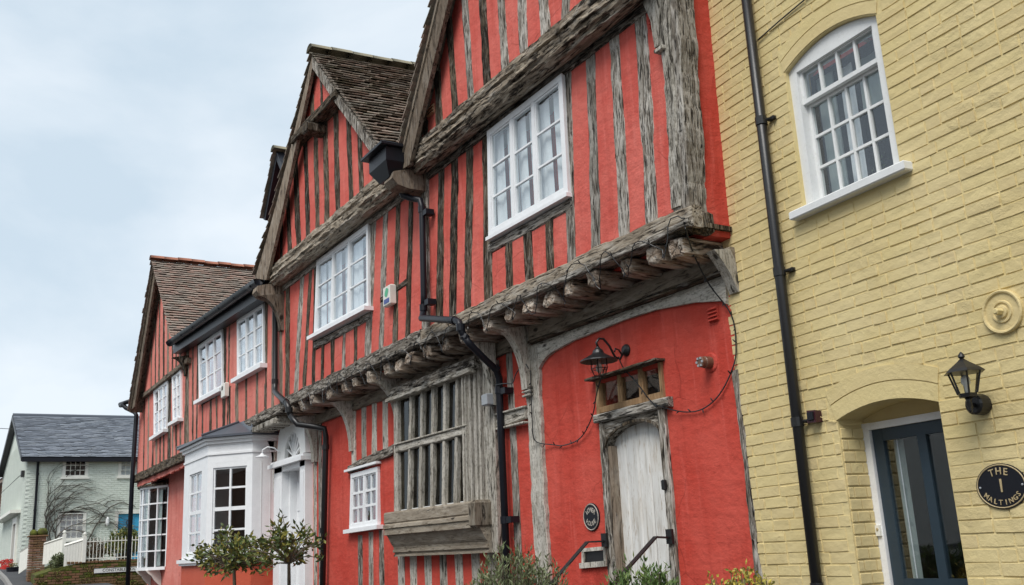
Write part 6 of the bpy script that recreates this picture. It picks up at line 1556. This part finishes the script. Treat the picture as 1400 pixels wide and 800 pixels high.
for yy, s in ((-1.74, .13), (-1.48, .16)):
    t = thing('mossy_pot', 'low mossy mound plant on the brick pier, %s' % ('left one' if s < .15 else 'right one'), 'pot plant', (-35.6, yy, zc + .05)); mb = MB()
    mb.lathe([(s * .8, zc + .05), (s, zc + .05 + s * .5), (s * .85, zc + .05 + s), (s * .4, zc + .05 + s * 1.3), (.01, zc + .05 + s * 1.38)], 12, (-35.6, yy, 0)); mb.v = [(a + U(-.02, .02), b + U(-.02, .02), c + U(-.015, .015)) for a, b, c in mb.v]; mb.build('mound', 'moss', t, True)
def board_fence(label, p, q, zt0, zt1, zb0, zb1, n):
    t = thing('board_fence', label, 'fence', (*p, zb0)); p, q = Vector(p), Vector(q)
    for i in range(n):
        a, b = i / n, (i + 1) / n - .06 / n; A_, B_ = p.lerp(q, a), p.lerp(q, b); za_, zb_ = zt0 + (zt1 - zt0) * a, zt0 + (zt1 - zt0) * b; c0, c1 = zb0 + (zb1 - zb0) * a, zb0 + (zb1 - zb0) * b
        d = Vector((.0, -.03)) if abs(q.x - p.x) > abs(q.y - p.y) else Vector((.03, 0))
        mb = MB(); mb.hexa([(A_.x + d.x, A_.y + d.y, c0), (B_.x + d.x, B_.y + d.y, c1), (B_.x + d.x, B_.y + d.y, zb_), (A_.x + d.x, A_.y + d.y, za_), (A_.x, A_.y, c0), (B_.x, B_.y, c1), (B_.x, B_.y, zb_), (A_.x, A_.y, za_)]); mb.build('board', 'cream', t)
    mb = MB(); mb.tube([(p.x, p.y - .01, zt0 + .03), (q.x, q.y - .01, zt1 + .03)], .045, 4); mb.build('top_rail', 'cream', t)
    mb = MB(); mb.box((q.x - .05, q.y - .05, zb1), (q.x + .05, q.y + .05, zt1 + .14)); mb.lathe([(.02, zt1 + .14), (.055, zt1 + .19), (.045, zt1 + .24), (.005, zt1 + .26)], 8, (q.x, q.y, 0)); mb.build('post', 'cream', t)
board_fence('white boarded fence panel rising from the brick pier', (-35.3, -1.42), (-34.7, -.93), 2.40, 2.56, 1.80, 1.85, 6)
board_fence('white boarded fence panel next to the railing', (-34.05, -.98), (-34.0, -.42), 2.30, 2.46, 1.70, 1.80, 7)
board_fence('short white fence panel behind the brick pier', (-37.0, -1.95), (-36.4, -1.72), 2.22, 2.40, 1.55, 1.75, 4)
ra = thing('railing', 'white metal railing above the retaining wall and street sign', 'railing', (RX, .5, 1.8))
for i in range(20):
    y = -.36 + i * .105
    mb = MB(); mb.tube([(RX - .02, y, 1.82), (RX - .02, y, 2.50), (RX - .02, y, 2.56)], [.011, .011, .003], 5); mb.build('bar', 'cream', ra)
for z in (1.90, 2.42): mb = MB(); mb.box((RX - .035, -.42, z - .014), (RX - .005, 1.75, z + .014)); mb.build('rail', 'cream', ra)
sg = thing('street_sign', 'white street name sign reading CONSTABLE COURT on the retaining wall', 'street sign', (RX + .04, .6, 1.42))
bbox('plate', (RX + .03, -.10, 1.44), (RX + .045, 1.55, 1.60), 'white_old', sg, .004)
for z0, z1, a, b in ((1.44, 1.452, -.1, 1.55), (1.588, 1.60, -.1, 1.55)): mb = MB(); mb.box((RX + .045, a, z0), (RX + .049, b, z1)); mb.build('border', 'letter_grey', sg)
text_mesh('lettering', 'CONSTABLE COURT', .125, 'letter_grey', sg, Matrix.Translation((RX + .046, .725, 1.52)) @ Matrix(((0, 0, 1, 0), (1, 0, 0, 0), (0, 1, 0, 0), (0, 0, 0, 1))), .002, .001)

# ------------------------------------------------------------------ plants
def leaf(mb, c, d, L, w, bend=.15):
    d = d.normalized(); s = d.cross(Vector((U(-1, 1), U(-1, 1), U(-.4, 1)))); s = s.normalized() if s.length > 1e-3 else Vector((1, 0, 0)); n = d.cross(s)
    p0 = c; p1 = c + d * (L * .45) + n * (L * bend * .5); p2 = c + d * L
    k = len(mb.v); mb.v += [tuple(p0), tuple(p1 + s * (w / 2) - n * (w * .15)), tuple(p2), tuple(p1 - s * (w / 2) - n * (w * .15)), tuple(p1)]
    mb.f += [(k, k + 1, k + 4), (k + 1, k + 2, k + 4), (k + 2, k + 3, k + 4), (k + 3, k, k + 4)]
def bush(name, label, base, ctr, rx, rz, nstem, mat, L, w, nl, upright=.6, stemr=.008, cat='shrub', group=None, jag=.25):
    t = thing(name, label, cat, base, group=group); base = Vector(base); ctr = Vector(ctr); lv = MB(); st = MB()
    for i in range(nstem):
        a = U(0, 6.28); q = math.sqrt(R_()); e = Vector((math.cos(a) * rx * q, math.sin(a) * rx * q * .85, rz * (math.sqrt(max(0, 1 - q * q)) * U(1 - jag, 1 + jag * .6) - U(0, .25))))
        tip = ctr + e; b = base + Vector((U(-.06, .06), U(-.05, .05), 0)); pts = wire([b, b.lerp(tip, .5) + Vector((e.x * .25, e.y * .25, .03)), tip], 4); st.tube(pts, [stemr * (1 - .8 * k / (len(pts) - 1)) for k in range(len(pts))], 4, False)
        for k in range(nl):
            u = R_() ** .6; p = pts[min(len(pts) - 2, int((.35 + .65 * u) * (len(pts) - 1)))].lerp(pts[min(len(pts) - 1, int((.35 + .65 * u) * (len(pts) - 1)) + 1)], R_())
            d = (tip - b).normalized() * upright + Vector((U(-1, 1), U(-1, 1), U(-.5, .8)))
            leaf(lv, p + Vector((U(-.02, .02), U(-.02, .02), U(-.02, .02))), d, L * U(.6, 1.2), w * U(.7, 1.2))
    st.build('stems', 'bark', t); o = lv.build('leaves', mat, t); return t
bush('olive_shrub', 'olive green narrow leaved shrub below the oriel, left of the handrails', (-6.85, -.9, .5), (-6.85, -.9, 1.10), .50, .50, 150, 'leaf_olive', .062, .014, 26, .9)
bush('green_shrub', 'bright green narrow leaved shrub in front of the plank door', (-5.03, -1.1, .5), (-5.03, -1.1, 1.14), .30, .34, 120, 'leaf_green', .055, .015, 26, .9)
bush('golden_shrub', 'golden yellow variegated shrub at the foot of the yellow wall', (-4.36, -.9, .45), (-4.36, -.9, 1.14), .27, .29, 130, 'leaf_gold', .034, .018, 28, .5)
def standard(label, base, crown, rx, rz, mat, n):
    t = thing('standard_tree', label, 'small tree', base); base = Vector(base); c = Vector(crown)
    tr = MB(); pts = wire([base, base.lerp(c, .5) + Vector((.02, .01, 0)), c - Vector((0, 0, rz * .6))], 5); tr.tube(pts, [.028 - .0009 * k for k in range(len(pts))], 7); tr.build('trunk', 'bark', t, True)
    lm = MB(); lv = MB(); fork = pts[-1]
    for i in range(n):
        d = Vector((U(-1, 1), U(-1, 1), U(-.9, 1))); 
        while d.length > 1 or d.length < .35: d = Vector((U(-1, 1), U(-1, 1), U(-.9, 1)))
        k_ = 1 + .7 * noise.noise(d * 2.6 + Vector((i % 5, 0, 0)) * .02)
        tip = c + Vector((d.x * rx * k_, d.y * rx * .9 * k_, d.z * rz * k_)); p = wire([fork, fork.lerp(tip, .5) + Vector((0, 0, .05)), tip], 3); lm.tube(p, [.011 - .0014 * q for q in range(len(p))], 4, False)
        for q in range(13):
            pp = p[-1].lerp(p[-3], R_() ** 1.5) + Vector((U(-.05, .05), U(-.05, .05), U(-.04, .04))); leaf(lv, pp, (tip - fork).normalized() * .5 + Vector((U(-1, 1), U(-1, 1), U(-.7, .8))), U(.06, .10), U(.028, .042))
    lm.build('limbs', 'bark', t); lv.build('crown', mat, t)
standard('dark green lollipop bay tree in front of the white bay window', (-12.45, -1.6, .55), (-12.45, -1.6, 1.68), .52, .25, 'leaf_bay', 84)
standard('sparser lollipop tree with yellowing leaves in front of the white fanlight door', (-11.66, -1.2, .5), (-11.56, -1.2, 1.72), .46, .30, 'leaf_bay', 54)
bush('garden_shrub', 'dark evergreen shrub behind the white railing', (-36.5, 1.2, 1.8), (-36.5, 1.2, 2.2), .75, .75, 130, 'leaf_bay', .12, .05, 22, .5)
bush('garden_shrub', 'reddish bare hedge plant behind the railing bars', (-36.0, .1, 1.7), (-36.0, .1, 2.05), .55, .5, 90, 'leaf_brown', .09, .03, 16, .5)
bush('garden_shrub', 'small green bush growing against the mossy wall beside the pier', (-34.4, -1.1, 1.3), (-34.4, -1.1, 1.75), .34, .38, 80, 'leaf_olive', .08, .035, 20, .5)
# moss clumps and ferns on the retaining wall
mb = MB()
for i in range(1500):
    y = U(-1.75, 1.6); z = U(1.0, line(-1.75, 1.46, -.55, 1.72)(y) if y < -.55 else 1.72)
    if noise.noise(Vector((y * 2.1, z * 3, 1))) < .05 or (-.12 < y < 1.57 and z > 1.42): continue
    leaf(mb, Vector((RX + .02, y, z)), Vector((1, U(-1, 1), U(-1, .6))), U(.03, .07), U(.02, .04))
o = mb.build('ivy_and_moss', 'leaf_moss', rw); o['kind'] = 'stuff'
# pots by the side door
t = thing('flower_pot', 'red flowers in a red pot by the cottage side door', 'flower pot', (-41.0, -2.05, 1.5)); mb = MB(); mb.lathe([(.13, 1.5), (.19, 1.85), (.17, 1.86)], 12, (-41.0, -2.05, 0)); mb.build('pot', 'red_pot', t)
mb = MB()
for i in range(160): leaf(mb, Vector((-41.0 + U(-.15, .15), -2.05 + U(-.18, .18), 1.86 + U(0, .2))), Vector((U(-1, 1), U(-1, 1), U(0, 1))), .06, .05)
mb.build('flowers', 'red_pot', t)
t = thing('flower_pot', 'smaller red pot beside the cottage side door', 'flower pot', (-42.3, -2.05, 1.5)); mb = MB(); mb.lathe([(.11, 1.5), (.17, 1.8), (.15, 1.81)], 12, (-42.3, -2.05, 0)); mb.build('pot', 'red_pot', t)
mb = MB()
for i in range(110): leaf(mb, Vector((-42.3 + U(-.14, .14), -2.05 + U(-.15, .15), 1.81 + U(0, .24))), Vector((U(-1, 1), U(-1, 1), U(0, 1))), .06, .05)
mb.build('flowers', 'red_pot', t)
t = thing('plant_tub', 'dark blue tub standing at the cottage corner', 'tub', (-39.6, -1.95, 1.42)); mb = MB(); mb.lathe([(.17, 1.36), (.22, 1.75), (.24, 1.78), (.20, 1.79)], 14, (-39.6, -1.95, 0)); mb.build('tub', 'black', t); mb = MB()
for i in range(90): leaf(mb, Vector((-39.6 + U(-.12, .12), -1.95 + U(-.12, .12), 1.78 + U(0, .12))), Vector((U(-1, 1), U(-1, 1), U(0, 1))), .06, .03)
mb.build('plant', 'leaf_bay', t)

# ------------------------------------------------------------------ brick house with red roof beyond the cottage
F = thing('brick_house', 'distant brick house with orange red tiled roof at the left edge', 'house', (-66, -.2, 2))
mb = MB(); mb.box((-75, -1.3, 1.5), (-60, 8, 6.2)); mb.build('wall', 'stock_brick', F)
mb = MB(); mb.hexa([(-76, -1.8, 6.1), (-59.6, -1.8, 6.1), (-59.6, 3.2, 9.6), (-76, 3.2, 9.6), (-76, -1.8, 5.95), (-59.6, -1.8, 5.95), (-59.6, 3.2, 9.45), (-76, 3.2, 9.45)]); rf = mb.build('roof', 'tile_red', F)
tiles('roof_tiles', rf, (-76, -1.85, 6.12), (1, 0, 0), 16.4, (0, 5, 3.5), 6.1, 'tile_red', gauge=.16, tw=.25)
for x in (-62.5, -66.5, -70.5):
    mb = MB(); mb.box((x, -1.36, 4.3), (x + 1.1, -1.28, 5.6)); w = mb.build('window', 'white', F); mb = MB(); mb.box((x + .1, -1.38, 4.4), (x + .5, -1.355, 5.5)); mb.build('pane', 'glass', w); mb = MB(); mb.box((x + .6, -1.38, 4.4), (x + 1.0, -1.355, 5.5)); mb.build('pane', 'glass', w)
bush('hedge_shrub', 'dark hedge bush below the distant brick house', (-57, -2.2, 1.7), (-57, -2.2, 2.6), 1.2, 1.6, 120, 'leaf_bay', .2, .09, 20, .5)

# ------------------------------------------------------------------ houses across the street, seen only in the window reflections
for k, (x0, x1, h, mat, lab) in enumerate(((-34, -25, 5.6, 'stock_brick', 'red brick terrace house opposite, seen as a reflection, farthest along the street'), (-24.8, -15, 6.2, 'cream', 'cream rendered house opposite, seen as a reflection in the bay window'), (-14.8, -6, 5.4, 'stock_brick', 'red brick house opposite, seen as a reflection in the oriel panes'), (-5.8, 4, 6.0, 'white_old', 'white rendered house opposite, seen as a reflection in the transom light'), (4.2, 14, 5.6, 'stock_brick', 'red brick house opposite, seen as a reflection in the navy door'))):
    O_ = thing('terrace_house', lab, 'house', ((x0 + x1) / 2, -19.5, 0), group='houses across the street'); zb_ = road_z((x0 + x1) / 2)
    mb = MB(); mb.box((x0, -26, zb_ - .8), (x1, -18.2, zb_ + h)); mb.build('wall', mat, O_)
    mb = MB(); mb.hexa([(x0 - .1, -17.9, zb_ + h), (x1 + .1, -17.9, zb_ + h), (x1 + .1, -22.1, zb_ + h + 3.4), (x0 - .1, -22.1, zb_ + h + 3.4), (x0 - .1, -26.3, zb_ + h), (x1 + .1, -26.3, zb_ + h), (x1 + .1, -22.1, zb_ + h + 3.38), (x0 - .1, -22.1, zb_ + h + 3.38)]); rf = mb.build('roof', 'tile', O_)
    mb = MB(); mb.box((x0 + .8, -22.6, zb_ + h + 2.6), (x0 + 1.6, -21.6, zb_ + h + 4.6)); mb.build('chimney', 'stock_brick', rf)
    n_ = 3
    for i in range(n_):
        for zz in (1.0, 3.6):
            xx = x0 + (x1 - x0) * (i + .5) / n_ - .55
            if i == 1 and zz == 1.0:
                mb = MB(); mb.box((xx, -18.22, zb_), (xx + 1.0, -18.15, zb_ + 2.1)); mb.build('door', 'navy', O_); continue
            mb = MB(); mb.box((xx, -18.22, zb_ + zz), (xx + 1.1, -18.14, zb_ + zz + 1.4)); w = mb.build('window', 'white', O_)
            for q in range(2): mb = MB(); mb.box((xx + .08 + q * .5, -18.15, zb_ + zz + .08), (xx + .52 + q * .5, -18.13, zb_ + zz + 1.32)); mb.build('pane', 'black', w)
